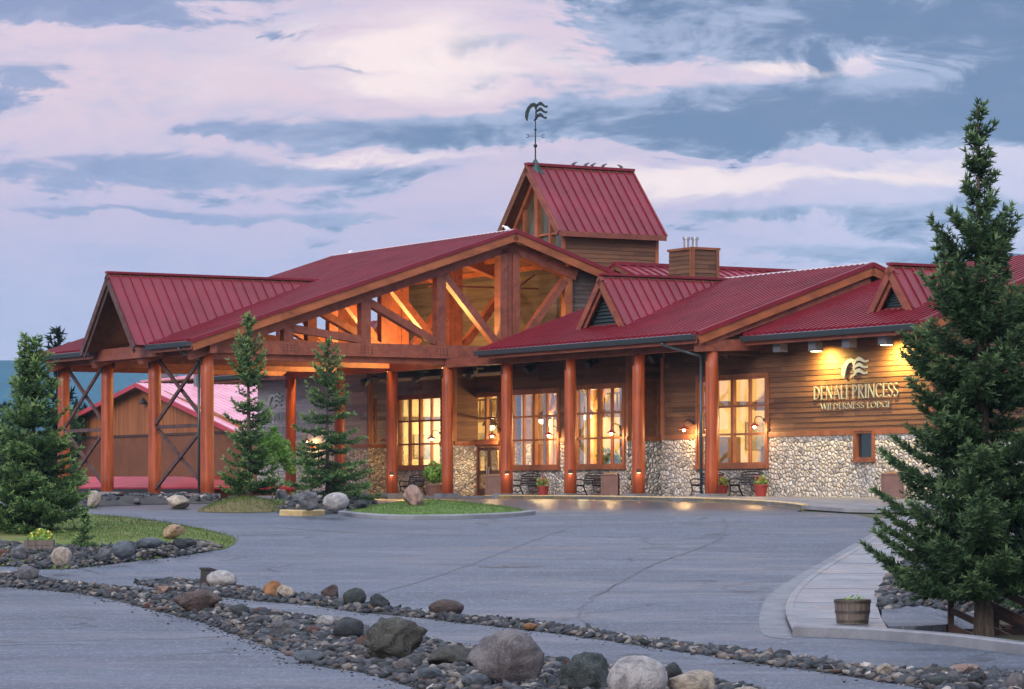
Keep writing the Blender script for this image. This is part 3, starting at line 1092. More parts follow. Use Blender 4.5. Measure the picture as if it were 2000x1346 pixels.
def window(o, b, cols, rows, bars=None, casing=0.12, sill=True, rail_z=None, pane='glass', part='window'):
    a0, a1, z0, z1 = o
    fr = MB()
    t, d0, d1 = 0.085, b - 0.10, b + 0.12
    fr.box(a0, a1, d0, d1, z1 - t, z1)
    fr.box(a0, a1, d0, d1, z0, z0 + t)
    fr.box(a0, a0 + t, d0, d1, z0 + t, z1 - t)
    fr.box(a1 - t, a1, d0, d1, z0 + t, z1 - t)
    ia0, ia1, iz0, iz1 = a0 + t, a1 - t, z0 + t, z1 - t
    wid = (ia1 - ia0) / cols
    zr = [iz0 + (iz1 - iz0) * k / rows for k in range(1, rows)] if rail_z is None else rail_z
    edges = []
    for k in range(1, cols):
        big = bars and k in bars
        w = 0.085 if big else 0.04
        x = ia0 + wid * k
        fr.box(x - w, x + w, b - (0.07 if big else 0.04), b + 0.08, iz0, iz1)
        edges.append((x - w, x + w))
    xs = [ia0] + [e for p in edges for e in p] + [ia1]
    for i in range(0, len(xs), 2):
        for z in zr:
            fr.box(xs[i], xs[i + 1], b - 0.03, b + 0.07, z - 0.04, z + 0.04)
    w = fr.build(part, 'trim', lodge)
    # casing
    cs = MB()
    c = casing
    cs.box(a0 - c, a1 + c, b - 0.13, b - 0.035, z1, z1 + c)
    cs.box(a0 - c, a0, b - 0.13, b - 0.035, z0, z1)
    cs.box(a1, a1 + c, b - 0.13, b - 0.035, z0, z1)
    cs.box(a0 - c - 0.05, a1 + c + 0.05, b - 0.20, b - 0.035, z0 - c * 1.25, z0)
    cs.build('casing', 'trim', w)
    g = MB()
    zs = [iz0] + [v for z in zr for v in (z - 0.04, z + 0.04)] + [iz1]
    g.add([(ia0, b + 0.02, iz0), (ia1, b + 0.02, iz0), (ia1, b + 0.02, iz1), (ia0, b + 0.02, iz1)], [(0, 1, 2, 3)])
    g.build('pane', pane, w)
    return w


for o, b in ((wA, BD), (wB, BW), (wC, BW), (wD, BW)):
    z0, z1 = o[2], o[3]
    window(o, b, 4, 3, bars=(2,), rail_z=[2.3, 2.3 + (z1 - 0.11 - 2.3) * 0.52])
window(wE, BD, 2, 2)
window(wS, BW, 1, 1, casing=0.07, pane='dark_glass')
# entrance doors under the transom window
d = MB()
a0, a1, z0, z1 = dE
z0 = -0.04
am = (a0 + a1) / 2
d.box(a0, a1, BD - 0.1, BD + 0.1, z1 - 0.12, z1)
for x in (a0, a1 - 0.1):
    d.box(x, x + 0.1, BD - 0.1, BD + 0.1, z0, z1 - 0.12)
door_frame = d.build('door_frame', 'trim', lodge)
for x0, x1 in ((a0 + 0.11, am - 0.01), (am + 0.01, a1 - 0.11)):
    d = MB()
    d.box(x0, x0 + 0.14, BD - 0.03, BD + 0.03, z0 + 0.02, z1 - 0.13)
    d.box(x1 - 0.14, x1, BD - 0.03, BD + 0.03, z0 + 0.02, z1 - 0.13)
    for zz0, zz1 in ((z0 + 0.02, z0 + 0.30), (z0 + 0.95, z0 + 1.10), (z1 - 0.27, z1 - 0.13)):
        d.box(x0 + 0.14, x1 - 0.14, BD - 0.03, BD + 0.03, zz0, zz1)
    dd = d.build('door', 'stair_wood', lodge)
    g = MB()
    g.add([(x0 + 0.14, BD, z0 + 0.3), (x1 - 0.14, BD, z0 + 0.3), (x1 - 0.14, BD, z1 - 0.27), (x0 + 0.14, BD, z1 - 0.27)], [(0, 1, 2, 3)])
    g.build('pane', 'glass', dd)
    h = MB()
    xh = x1 - 0.07 if x0 < am - 0.3 else x0 + 0.07
    h.tube([(xh, BD - 0.03, z0 + 0.85), (xh, BD - 0.09, z0 + 0.9), (xh, BD - 0.09, z0 + 1.2), (xh, BD - 0.03, z0 + 1.25)], 0.018, 6)
    h.build('handle', 'pipe_metal', dd)
# recessed side door (dark) in the return wall
d = MB()
zt = z_at(745, aR0, 3)
d.box(aR0 - 0.16, aR0 - 0.10, BW + 0.55, BW + 1.35, 2.35, zt)
d.build('side_panel', 'soffit', lodge)
trim_mb.box(aR0 + 0.03, aR0 + 0.08, BW + 0.45, BW + 0.55, 2.35, zt + 0.1)
trim_mb.box(aR0 + 0.03, aR0 + 0.08, BW + 1.35, BW + 1.45, 2.35, zt + 0.1)
trim_mb.box(aR0 + 0.03, aR0 + 0.08, BW + 0.55, BW + 1.35, zt, zt + 0.1)


# ---- roofs
def facet(name, poly, m='roof_metal', th=0.16, spacing=0.32, rib=(0.075, 0.085), parent=None, skip_ribs=False, under='soffit', off=None):
    """roof facet: polygon of (a, b, z); slab with raised seams running down the slope"""
    P = [Vector(p) for p in poly]
    nrm = Vector((0, 0, 0))
    for i in range(len(P)):
        nrm += (P[i] - P[0]).cross(P[(i + 1) % len(P)] - P[0])
    nrm.normalize()
    if nrm.z < 0:
        nrm = -nrm
    dn = Vector((nrm.x, nrm.y, 0))
    dn = Vector((dn.x, dn.y, -(nrm.x * dn.x + nrm.y * dn.y) / nrm.z)).normalized()
    cr = nrm.cross(dn).normalized()
    mb = MB()
    mb.prism([p - nrm * 0.05 for p in P], nrm * 0.05)
    if not skip_ribs:
        o = P[0]
        pts = [((p - o).dot(cr), (p - o).dot(dn)) for p in P]
        lo, hi = min(p[0] for p in pts), max(p[0] for p in pts)
        n = max(1, int((hi - lo) / spacing))
        for k in range(n + 1):
            s = lo + 0.02 + (hi - lo - 0.04) * k / n
            xs = []
            for i in range(len(pts)):
                (s0, t0), (s1, t1) = pts[i], pts[(i + 1) % len(pts)]
                if (s0 > s) != (s1 > s):
                    xs.append(t0 + (t1 - t0) * (s - s0) / (s1 - s0))
            xs.sort()
            for t0, t1 in zip(xs[::2], xs[1::2]):
                if t1 - t0 > 0.05:
                    a, b = o + cr * s + dn * t0 + nrm * rib[1] / 2, o + cr * s + dn * t1 + nrm * rib[1] / 2
                    mb.beam(a, b, rib[0], rib[1] + 0.01, nrm)
    r = mb.build(name, m, parent or lodge)
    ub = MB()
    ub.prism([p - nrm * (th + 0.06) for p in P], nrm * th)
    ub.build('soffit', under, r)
    return r


M = 0.333                                           # roof pitch of the great canopy
RB, RZ = 2.92, 11.3                                 # its ridge
BE = -12.3                                          # its eave
AF, AB = -19.4, -36.3                               # its two ends
zc = lambda b: RZ - M * abs(b - RB)
# the dormer over the drive
DA, DH, DZ0, DZ1, DBG = -26.45, 2.95, 6.22, 9.36, -12.9
DBR = RB - (RZ - DZ1) / M                           # where its ridge meets the roof
eb = lambda b: (b, zc(b))
def cp(a, b):
    return (a, b, zc(b))
valley = [cp(DA - DH, BE), cp(DA, DBR), cp(DA + DH, BE)]
roof = facet('roof', [cp(AB, BE), cp(AB, RB), cp(DA, RB), cp(DA, DBR), cp(DA - DH, BE)], spacing=0.36)
facet('roof', [cp(AF, BE), cp(AF, RB), cp(DA, RB), cp(DA, DBR), cp(DA + DH, BE)], spacing=0.36)
facet('roof', [cp(AB, RB), cp(AF, RB), cp(AF, 16.5), cp(AB, 16.5)], spacing=0.36)
rc = MB()
rc.beam((AB, RB, RZ + 0.05), (AF, RB, RZ + 0.05), 0.24, 0.05)
rc.build('ridge_cap', 'flash', roof)


def rake(name, a, pts, depth=0.34, w=0.07, parent=None, m='fascia', edge='roof_metal'):
    """fascia boards along (b, z) points at plane a, with a red metal edge above"""
    f, e = MB(), MB()
    for p, q in zip(pts[:-1], pts[1:]):
        A, B = Vector((a, p[0], p[1])), Vector((a, q[0], q[1]))
        d = (B - A).normalized()
        n = Vector((1, 0, 0)).cross(d)
        if n.z < 0:
            n = -n
        f.beam(A - n * (depth / 2 + 0.06), B - n * (depth / 2 + 0.06), w, depth, n)
        e.beam(A + n * 0.0 + Vector((0.05, 0, 0)), B + n * 0.0 + Vector((0.05, 0, 0)), 0.09, 0.16, n)
    o = f.build(name, m, parent or lodge)
    e.build('metal_edge', edge, o)
    return o


rake('rake_board', AF + 0.04, [(BE, zc(BE)), (RB, RZ), (16.5, zc(16.5))], 0.36)
rake('rake_board', AB - 0.04, [(BE, zc(BE)), (RB, RZ), (16.5, zc(16.5))], 0.36)


def gutter(a0, a1, b, z):
    mb = MB()
    prof = [(0, -0.02), (-0.02, -0.20), (-0.16, -0.20), (-0.22, -0.02), (-0.20, 0.0), (-0.15, -0.16), (-0.04, -0.16), (-0.03, -0.02)]
    mb.prism([(a0, b + y, z + h) for y, h in prof], (a1 - a0, 0, 0))
    mb.add([(a0 + .002, b, z - .02), (a0 + .002, b - .02, z - .2), (a0 + .002, b - .16, z - .2), (a0 + .002, b - .22, z - .02)], [(0, 1, 2, 3)])
    g = mb.build('gutter', 'gutter', lodge)
    fb = MB()
    fb.box(a0, a1, b + 0.005, b + 0.06, z - 0.34, z - 0.03)
    fb.build('fascia_board', 'timber', g)
    return g


gutter(AF + 0.1, DA + DH + 0.05, BE, zc(BE) - 0.02)
gutter(DA - DH - 0.05, AB, BE, zc(BE) - 0.02)


def dormer(ac, half, bg, z0, z1, br, bfoot, spacing=0.42, vent=True, trim_m='timber', over=0.35):
    """gabled dormer: gable at bg, ridge along b to br where it dies into the main roof; feet reach bfoot"""
    P = lambda s, b, z: (ac + s * half, b, z)
    r = None
    for s in (1, -1):
        q = facet('dormer', [P(s, bg - over, z0), (ac, bg - over, z1), (ac, br, z1), P(s, bfoot, z0)], spacing=spacing, rib=(0.04, 0.055), th=0.10)
        r = r or q
        ft = MB()
        A, B = Vector(P(s, bg - over - 0.03, z0)), Vector((ac, bg - over - 0.03, z1))
        dr = (B - A).normalized()
        n = dr.cross(Vector((0, 1, 0)))
        if n.z < 0:
            n = -n
        ft.beam(A - n * 0.19 - dr * 0.05, B - n * 0.19, 0.06, 0.26, n)
        ft.beam(A - n * 0.40 - dr * 0.02 + Vector((0, 0.10, 0)), B - n * 0.40 + Vector((0, 0.10, 0)), 0.05, 0.16, n)
        ft.build('dormer_trim', trim_m, q)
    rc = MB()
    rc.beam((ac, bg - over - 0.06, z1 + 0.035), (ac, br, z1 + 0.035), 0.30, 0.09)
    rc.build('ridge_cap', 'roof_metal', r)
    if vent:
        v = MB()
        n = 9
        hh = (z1 - z0)
        bv = bg + 0.05
        for k in range(n):
            z = z0 + 0.12 + (hh - 0.75) * k / n
            w = half * (1 - (z - z0 + 0.38) / hh) - 0.05
            if w > 0.08:
                v.beam((ac - w, bv, z), (ac + w, bv, z), 0.16, 0.035, (0, -0.75, 0.66))
        lv = v.build('louvre', 'louvre', r)
        bk = MB()
        bk.prism([(ac - half * 0.86, bv + 0.12, z0), (ac + half * 0.86, bv + 0.12, z0), (ac, bv + 0.12, z1 - 0.35)], (0, 0.03, 0))
        bk.build('vent_back', 'fixture_black', r)
        sl = MB()
        sl.box(ac - half * 0.86, ac + half * 0.86, bg - 0.12, bg + 0.1, z0 - 0.06, z0 + 0.07)
        sl.build('dormer_sill', 'timber', r)
    return r


dm = dormer(DA, DH, DBG + 0.35, DZ0, DZ1, DBR, BE, spacing=0.46, vent=False, trim_m='brace')
gb = MB()                                           # beam and struts inside its open gable
gb.beam((DA - DH - 0.5, BE + 0.35, 6.0), (DA + DH + 0.3, BE + 0.35, 6.0), 0.35, 0.5)
gb.beam((DA + 0.3, BE + 0.4, 6.25), (DA + 1.35, BE + 0.4, 7.7), 0.16, 0.22, (0, 1, 0))
gb.build('dormer_beam', 'timber', dm)
gb = MB()
gb.prism([(DA - 2.6, BE + 1.6, 6.2), (DA + 2.6, BE + 1.6, 6.2), (DA, BE + 1.6, 8.95)], (0, 0.1, 0))
gb.build('gable_board', 'siding', dm)

# porch roof
PE, PZ, PRB, PRZ = -0.9, 5.95, 7.1, 8.78
PM = (PRZ - PZ) / (PRB - PE)
pz = lambda b: PZ + PM * (b - PE) if b <= PRB else PRZ - PM * (b - PRB)
PA0, PA1 = -15.85, 0.35
proof = facet('roof', [(PA0, PE, PZ), (PA1, PE, PZ), (PA1, PRB, PRZ), (PA0, PRB, PRZ)], spacing=0.36)
facet('roof', [(PA0, PRB, PRZ), (PA1, PRB, PRZ), (PA1, 15, pz(15)), (PA0, 15, pz(15))], spacing=0.36)
rc = MB()
rc.beam((PA0, PRB, PRZ + 0.05), (PA1, PRB, PRZ + 0.05), 0.22, 0.05)
rc.build('ridge_cap', 'flash', proof)
rake('rake_board', PA1 + 0.04, [(PE, PZ), (PRB, PRZ), (14, pz(14))], 0.34)
rake('rake_board', PA0 - 0.04, [(PE, PZ), (6.2, pz(6.2))], 0.2, m='timber')
gutter(PA0 - 0.1, PA1 - 0.05, PE, PZ - 0.02)


def ray_roof(px, py, be, ze, m):
    """photo pixel -> (a, b, z) on a roof plane z = ze + m (b - be)"""
    dx, dz = (px - CX) / F, (HY - py) / F
    # z = ZC + dz*Y ; b = (X-P0x)*D2x + (Y-P0y)*D2y
    kb = dx * D2.x + D2.y
    cb = -(P0.x * D2.x + P0.y * D2.y)
    Y = (ze + m * (cb - be) - ZC) / (dz - m * kb)
    a, b = ab(dx * Y, Y)
    return a, b, ZC + dz * Y


f1, f2 = ray_roof(1136, 643, PE, PZ, PM), ray_roof(1238, 632, PE, PZ, PM)
bg = (f1[1] + f2[1]) / 2
aa = a_at(1187, bg)
zt = z_at(538, aa, bg)
zf = pz(bg)
dormer(aa, abs(f2[0] - f1[0]) / 2, bg, zf - 0.02, zt, PE + (zt - PZ) / PM, bg + 0.05, spacing=0.42)

# sign wing roof
SE, SRB = 1.15, 9.15
SZ = 5.9
SRZ = SZ + PM * (SRB - SE)
sz = lambda b: SZ + PM * (b - SE) if b <= SRB else SRZ - PM * (b - SRB)
SA0, SA1 = 0.36, 10.95
sroof = facet('roof', [(SA0, SE, SZ), (SA1, SE, SZ), (SA1, SRB, SRZ), (SA0, SRB, SRZ)], spacing=0.36)
facet('roof', [(SA0, SRB, SRZ), (SA1, SRB, SRZ), (SA1, 16.6, sz(16.6)), (SA0, 16.6, sz(16.6))], spacing=0.36)
rake('rake_board', SA1 + 0.04, [(SE, SZ), (SRB, SRZ), (16.6, sz(16.6))], 0.34)
gutter(SA0 + 0.1, SA1 - 0.05, SE, SZ - 0.02)
f1, f2 = ray_roof(1706, 610, SE, SZ, PM), ray_roof(1801, 600, SE, SZ, PM)
bg = (f1[1] + f2[1]) / 2
aa = a_at(1754, bg)
zt = z_at(518, aa, bg)
dormer(aa, abs(f2[0] - f1[0]) / 2, bg, sz(bg) - 0.02, zt, min(SE + (zt - SZ) / PM, SRB), bg + 0.05, spacing=0.42)
# far wing roof (beyond the canopy)
lroof = facet('roof', [(-46.4, SE, SZ), (AB + 0.3, SE, SZ), (AB + 0.3, SRB, SRZ), (-46.4, SRB, SRZ)], spacing=0.36)
gutter(-46.4, AB - 0.3, SE, SZ - 0.02)
# gable wall ends
gw = MB()
siding_rows(gw, (-0.05, 0, 0), (0, 1, 0), (1, 0, 0), 5.2, PRZ - 0.3, lambda z: (max(0.2, PE + (z + 0.28 - PZ) / PM), PRB + (PRB - max(0.2, PE + (z + 0.28 - PZ) / PM)) if z > 5.9 else 12))
gw.build('gable_wall', 'siding', lodge)
gw = MB()
siding_rows(gw, (aEnd, 0, 0), (0, 1, 0), (1, 0, 0), 6.0, SRZ - 0.3, lambda z: (max(BW, SE + (z + 0.28 - SZ) / PM), SRB + SRB - max(BW, SE + (z + 0.28 - SZ) / PM)))
gw.build('gable_wall', 'siding', lodge)
gp_mb = MB()
gp_mb.box(0.0, 0.12, 2.85, 3.15, 6.0, pz(3) - 0.25)
gp_mb.build('gable_post', 'fascia', lodge)
# gable-end beam of the porch, above the corner column
gb = MB()
gb.beam((0.1, PE + 0.15, 5.50), (0.1, 2.3, 5.62), 0.3, 0.42)
gb.beam((0.1, -0.45, 5.62), (0.1, 7.1, 8.15), 0.24, 0.34, (1, 0, 0))
gb.build('gable_beam', 'timber', lodge)

# clerestory wall over the entrance and gable siding beside it
AT = -20.12
CB = 5.93
cw = MB()
siding_rows(cw, (-35.0, CB, 0), (1, 0, 0), (0, -1, 0), 5.7, zc(CB) - 0.25, lambda z: (0, AT + 35.0 - 0.2))
siding_rows(cw, (AT, 0, 0), (0, 1, 0), (1, 0, 0), 5.7, zc(CB) - 0.25, lambda z: (CB, min(14, RB + (RZ - 0.25 - z) / M)))
cw.build('clerestory_wall', 'siding_grey', lodge)
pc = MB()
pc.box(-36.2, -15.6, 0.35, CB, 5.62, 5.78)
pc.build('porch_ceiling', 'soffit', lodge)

# ---- columns
A_COL = [0, -5.03, -10.06, -15.09, -20.12, -25.15, -30.18, -35.2]


def column(a, b, top, r, pad=0.42):
    mb = MB()
    rr = random.Random(int(a * 7 + b * 13))
    n = 7
    prev = None
    z0 = pave_z(*W(a, b)[:2], 0) if b > -2 else gz(*W(a, b)[:2])
    prof = [(r * (1.03 - 0.07 * i / n + rr.uniform(-0.015, 0.015)), z0 + 0.02 + (top - z0 - 0.02) * i / n) for i in range(n + 1)]
    mb.lathe(prof, 20, (a, b, 0))
    c = mb.build('column', 'log', lodge, smooth=True)
    p = MB()
    hh = 0.10 if b > -2 else 0.22
    p.prism([(a - pad, b - pad, z0 - 0.2), (a + pad, b - pad, z0 - 0.2), (a + pad, b + pad, z0 - 0.2), (a - pad, b + pad, z0 - 0.2)], (0, 0, 0.2 + hh))
    p.build('footing', 'concrete', c)
    k = MB()
    k.box(a - 0.045, a + 0.045, b - r - 0.02, b + r + 0.02, top - 0.45, top - 0.05)
    k.build('bracket', 'fixture_black', c)
    return c


for a in A_COL:
    column(a, 0.0, 5.42, 0.245)
AO = [-20.12, -25.4, -30.5, -35.5]
BO = -11.2
for a in AO:
    column(a, BO, 5.75, 0.275, 0.40)
bm_ = MB()
bm_.beam((-37.2, 0, 5.58), (0.1, 0, 5.58), 0.28, 0.36)
bm_.build('porch_beam', 'timber', lodge)
bm_ = MB()
bm_.beam((AB + 0.2, BO, 5.93), (AF - 0.1, BO, 5.93), 0.32, 0.34)
bm_.build('eave_beam', 'timber', lodge)
for (i, j) in ((0, 1), (2, 3)):                      # cross braced bays
    a0, a1 = AO[i] - 0.22, AO[j] + 0.22
    br = MB()
    zm = 2.85
    for lo, hi in ((0.25, zm - 0.1), (zm + 0.1, 5.7)):
        br.beam((a0, BO + 0.07, lo), (a1, BO + 0.07, hi), 0.09, 0.15, (0, 0, 1))
        br.beam((a0, BO - 0.07, hi), (a1, BO - 0.07, lo), 0.09, 0.15, (0, 0, 1))
    br.beam((a0, BO, zm), (a1, BO, zm), 0.14, 0.15)
    br.build('cross_brace', 'brace', lodge)


def truss(a):
    up = (1, 0, 0)
    ch = MB()
    ch.beam((a, BE + 0.9, 6.07), (a, CB + 0.1, 6.07), 0.46, 0.56)
    t = ch.build('truss', 'timber', lodge)
    lb = MB()
    lb.beam((a - 0.1, BO + 0.2, 5.66), (a - 0.1, 0.2, 5.66), 0.3, 0.24)
    lb.build('tie_beam', 'timber', t)
    rf = MB()
    off = 0.62
    rf.beam((a, BE + 0.3, zc(BE + 0.3) - off), (a, RB, RZ - off), 0.46, 0.52, up)
    rf.beam((a, RB, RZ - off), (a, 6.3, zc(6.3) - off), 0.46, 0.52, up)
    rf.build('rafter', 'timber', t)
    for b in (-7.6, -4.0, -0.4):
        p = MB()
        p.box(a - 0.2, a + 0.2, b - 0.22, b + 0.22, 6.36, zc(b) - 0.62 - 0.2)
        p.build('post', 'timber', t)
    kp = MB()
    for b0, b1, d in ((2.45, 2.80, 0.26), (2.83, 3.05, 0.20), (3.08, 3.42, 0.26)):
        kp.box(a - d, a + d, b0, b1, 6.36, RZ - 0.75)
    kp.build('king_post', 'timber', t)
    for b0, b1 in ((-7.45, -4.2), (-3.85, -0.65), (-0.2, 2.35)):
        p = MB()
        p.beam((a, b0, zc(b0) - 0.95), (a, b1, 6.5), 0.30, 0.40, up)
        p.build('brace', 'timber', t)
    p = MB()
    p.beam((a, 3.5, 6.5), (a, CB - 0.15, zc(CB) - 1.0), 0.30, 0.40, up)
    p.build('brace', 'timber', t)
    p = MB()
    p.box(a - 0.18, a + 0.2, CB - 0.18, CB + 0.18, 6.36, zc(CB) - 0.3)
    p.build('post', 'fascia', t)
    bl = MB()                                         # bolt heads at the joints of the bottom chord
    for b in (-7.6, -4.0, -0.4, 2.9):
        for db in (-0.25, -0.08, 0.08, 0.25):
            for dz in (-0.12, 0.0, 0.12):
                bl.cyl((a + 0.23, b + db, 6.07 + dz), (a + 0.25, b + db, 6.07 + dz), 0.025, 0.025, 6)
    bl.build('bolt', 'fixture_black', t)
    return t


for a in (-20.12, -25.15, -30.18, -35.3):
    truss(a)
pu = MB()
for b in (-10.5, -8.6, -6.7, -4.8, -2.9, -1.0, 0.9):
    pu.beam((AB + 0.1, b, zc(b) - 0.36), (AF - 0.1, b, zc(b) - 0.36), 0.14, 0.22)
for b in (4.6, 5.7):
    pu.beam((AB + 0.1, b, zc(b) - 0.36), (AF - 0.1, b, zc(b) - 0.36), 0.14, 0.22)
pu.build('purlin', 'fascia', lodge)
pp = MB()                                            # sprinkler pipe behind the truss
pp.tube([(-21.3, 5.0, 9.6), (-21.3, 4.1, 9.0), (-21.3, 4.1, 6.6)], 0.045, 8)
pp.tube([(-21.3, -0.3, 8.95), (-21.3, 5.2, 9.0)], 0.04, 8)
pp.build('pipe', 'timber', lodge)

# downspouts
ds = MB()
ds.tube([(-2.0, PE - 0.08, 5.75), (-1.8, PE - 0.05, 5.6), (-0.33, -0.25, 5.15), (-0.33, -0.25, 0.0)], 0.055, 8)
ds.build('downspout', 'gutter', lodge, smooth=True)
ds = MB()
ds.tube([(AO[0] - 0.2, BE - 0.1, 6.0), (AO[0] - 0.2, BE + 0.1, 5.75), (AO[0] - 0.38, BO - 0.2, 5.5), (AO[0] - 0.38, BO - 0.2, 0.0)], 0.055, 8)
ds.build('downspout', 'gutter', lodge, smooth=True)

# ---- tower
TA, TZE, TZR = -25.85, 11.76, 14.95
tw = MB()
siding_rows(tw, (-23.4, 7.7, 0), (0, 1, 0), (1, 0, 0), 7.5, TZE - 0.05, lambda z: (0, 5.0))
siding_rows(tw, (-28.3, 7.7, 0), (1, 0, 0), (0, -1, 0), 7.5, 9.4, lambda z: (0, 4.9))
tw.box(-28.3, -23.46, 7.76, 12.65, 7.5, 9.35)
tw.box(-28.3, -28.24, 7.9, 12.7, 9.35, TZE)
tw.box(-28.24, -23.46, 12.6, 12.7, 9.35, TZE)
tower = tw.build('tower', 'siding', lodge)
tt = MB()
for b in (7.66, 12.62):
    tt.box(-23.38, -23.33, b, b + 0.16, 7.5, TZE - 0.05)
tt.build('corner_board', 'fascia', tower)
gl_m = MB()
z = lambda a: TZE - 0.1 + (TZR - TZE - 0.25) * (1 - abs(a - TA) / 2.45)
gl_m.add([(TA - 2.4, 7.95, 9.3), (TA + 2.4, 7.95, 9.3), (TA + 2.4, 7.95, TZE - 0.1), (TA, 7.95, TZR - 0.4), (TA - 2.4, 7.95, TZE - 0.1)], [(0, 1, 2, 3, 4)])
gl_m.build('pane', 'dim_glass', tower)
fm = MB()
for s in (-1, 1):
    fm.beam((TA + s * 2.45, 7.86, TZE - 0.25), (TA, 7.86, TZR - 0.50), 0.18, 0.30, (0, 1, 0))
    fm.box(TA + s * 2.35 - 0.09, TA + s * 2.35 + 0.09, 7.77, 7.95, 9.3, TZE)
    fm.box(TA + s * 1.15 - 0.07, TA + s * 1.15 + 0.07, 7.80, 7.95, 9.3, z(TA + 1.15) - 0.1)
fm.box(TA - 0.14, TA + 0.14, 7.77, 7.95, 9.3, TZR - 0.45)
for a0, a1 in ((-2.25, -1.22), (-1.08, -0.14), (0.14, 1.08), (1.22, 2.25)):
    fm.box(TA + a0, TA + a1, 7.83, 7.92, 11.70, 11.80)
fm.build('window_frame', 'fascia', tower)
ti = MB()
ti.prism([(-28.2, 9.1, 9.4), (-23.5, 9.1, 9.4), (-23.5, 9.1, 11.6), (TA, 9.1, 14.4), (-28.2, 9.1, 11.6)], (0, 0.1, 0))
ti.build('inner_wall', 'room_wood', tower)
for s in (1, -1):
    q = facet('tower_roof', [(TA + s * 2.85, 7.3, TZE), (TA, 7.3, TZR), (TA, 12.95, TZR), (TA + s * 2.85, 12.95, TZE)], spacing=0.47, rib=(0.045, 0.06), th=0.14, parent=tower)
    ft = MB()
    for bb in (7.27, 12.98):
        A, B = Vector((TA + s * 2.9, bb, TZE)), Vector((TA, bb, TZR))
        dr = (B - A).normalized()
        n = dr.cross(Vector((0, 1, 0)))
        n = n if n.z > 0 else -n
        ft.beam(A - n * 0.16, B - n * 0.16, 0.05, 0.28, n)
        ft.beam(A - n * 0.02, B - n * 0.02, 0.07, 0.08, n)
    A = Vector((TA + s * 2.87, 7.27, TZE - 0.12))
    ft.beam(A, A + Vector((0, 5.7, 0)), 0.05, 0.24)
    ft.build('tower_fascia', 'soffit' if s < 0 else 'timber', tower)
rc = MB()
rc.beam((TA, 7.25, TZR + 0.03), (TA, 13.0, TZR + 0.03), 0.34, 0.12)
rc.build('tower_ridge_cap', 'roof_metal', tower)

# ---- roof and chimney behind
broof = facet('roof', [(-21.1, 9, 10.2), (-21.1, 18.7, 10.2), (-13.0, 18.7, 7.4), (-13.0, 9, 7.4)], spacing=0.47, rib=(0.045, 0.06))
facet('roof', [(-21.1, 9, 10.2), (-21.1, 18.7, 10.2), (-29.0, 18.7, 7.4), (-29.0, 9, 7.4)], spacing=0.47)
rc = MB()
rc.beam((-21.1, 9, 10.24), (-21.1, 18.7, 10.24), 0.4, 0.14)
rc.build('ridge_cap', 'roof_metal', broof)
a1, b0 = -15.4, 9.35
ch = MB()
siding_rows(ch, (a1, b0, 0), (0, 1, 0), (1, 0, 0), 7.9, 10.5, lambda z: (0, 1.32))
siding_rows(ch, (a1 - 1.8, b0, 0), (1, 0, 0), (0, -1, 0), 7.9, 10.5, lambda z: (0, 1.8))
ch.box(a1 - 1.8, a1 - 0.055, b0 + 0.055, b0 + 1.32, 7.9, 10.49)
chim = ch.build('chimney', 'siding', broof)
cc = MB()
cc.box(a1 - 1.86, a1 + 0.08, b0 - 0.08, b0 + 1.4, 10.5, 10.60)
for b in (b0 - 0.05, b0 + 1.2):
    cc.box(a1 + 0.03, a1 + 0.08, b, b + 0.14, 7.9, 10.5)
cc.box(a1 - 0.1, a1 + 0.03, b0 - 0.08, b0 - 0.03, 7.9, 10.5)
cc.build('chimney_trim', 'trim', chim)
for b in (b0 + 0.35, b0 + 0.72):
    fl = MB()
    aa = a1 - 1.1 + (b - b0) * 0.3
    fl.lathe([(0.12, 10.55), (0.12, 10.98), (0.16, 10.99), (0.16, 11.10), (0.05, 11.12)], 14, (aa, b, 0))
    fl.build('flue', 'pipe_metal', chim, smooth=False)

# ---- rooms behind the glass
rm = MB()
rm.box(-31.3, -9.6, 8.6, 8.7, -0.1, 5.2)
rm.box(-31.4, -31.3, 3.8, 8.6, -0.1, 5.2)
rm.box(-9.7, -9.6, 4.3, 8.6, -0.1, 5.2)
rm.box(-31.3, -9.6, 2.6, 8.6, 5.2, 5.3)
rm.box(-6.5, 9.8, 7.0, 7.1, -0.1, 5.2)
rm.box(-6.6, -6.5, 2.6, 7.0, -0.1, 5.2)
rm.box(9.8, 9.9, 2.6, 7.0, -0.1, 5.2)
rm.box(-6.5, 9.8, 2.6, 7.0, 5.2, 5.3)
rm.build('room_wall', 'plaster', lodge)
rm = MB()
rm.box(-31.3, -9.6, 2.6, 8.6, -0.2, -0.06)
rm.box(-6.5, 9.8, 2.6, 7.0, -0.2, -0.06)
rng = random.Random(5)
for a in (-29.5, -26.2, -22.0, -18.4, -15.2, -12.0):
    rm.cyl((a, 6.2, 0), (a, 6.2, 5.2), 0.2, 0.2, 12)
    rm.beam((a, 3.8, 4.9), (a, 8.5, 4.9), 0.25, 0.35)
    rm.beam((a, 6.2, 3.6), (a + 1.3, 6.2, 4.8), 0.15, 0.2, (0, 1, 0))
for a in (-4.0, -1.0, 3.0):
    rm.beam((a, 2.8, 4.9), (a, 6.9, 4.9), 0.25, 0.35)
rm.box(-28.0, -25.0, 8.4, 8.58, 0, 2.3)
rm.box(-14.5, -11.5, 8.4, 8.58, 0, 2.6)
rm.box(-3.4, -0.6, 6.8, 6.98, 0, 2.4)
rm.build('room_timber', 'room_wood', lodge)
lf = MB()                                            # dark things in the lobby: stone hearth, desk, posts, rails
lf.box(-23.4, -20.6, 8.0, 8.55, -0.05, 1.15)
lf.box(-18.2, -16.4, 7.6, 8.6, -0.05, 5.1)
lf.box(-12.9, -10.4, 7.9, 8.55, -0.05, 1.0)
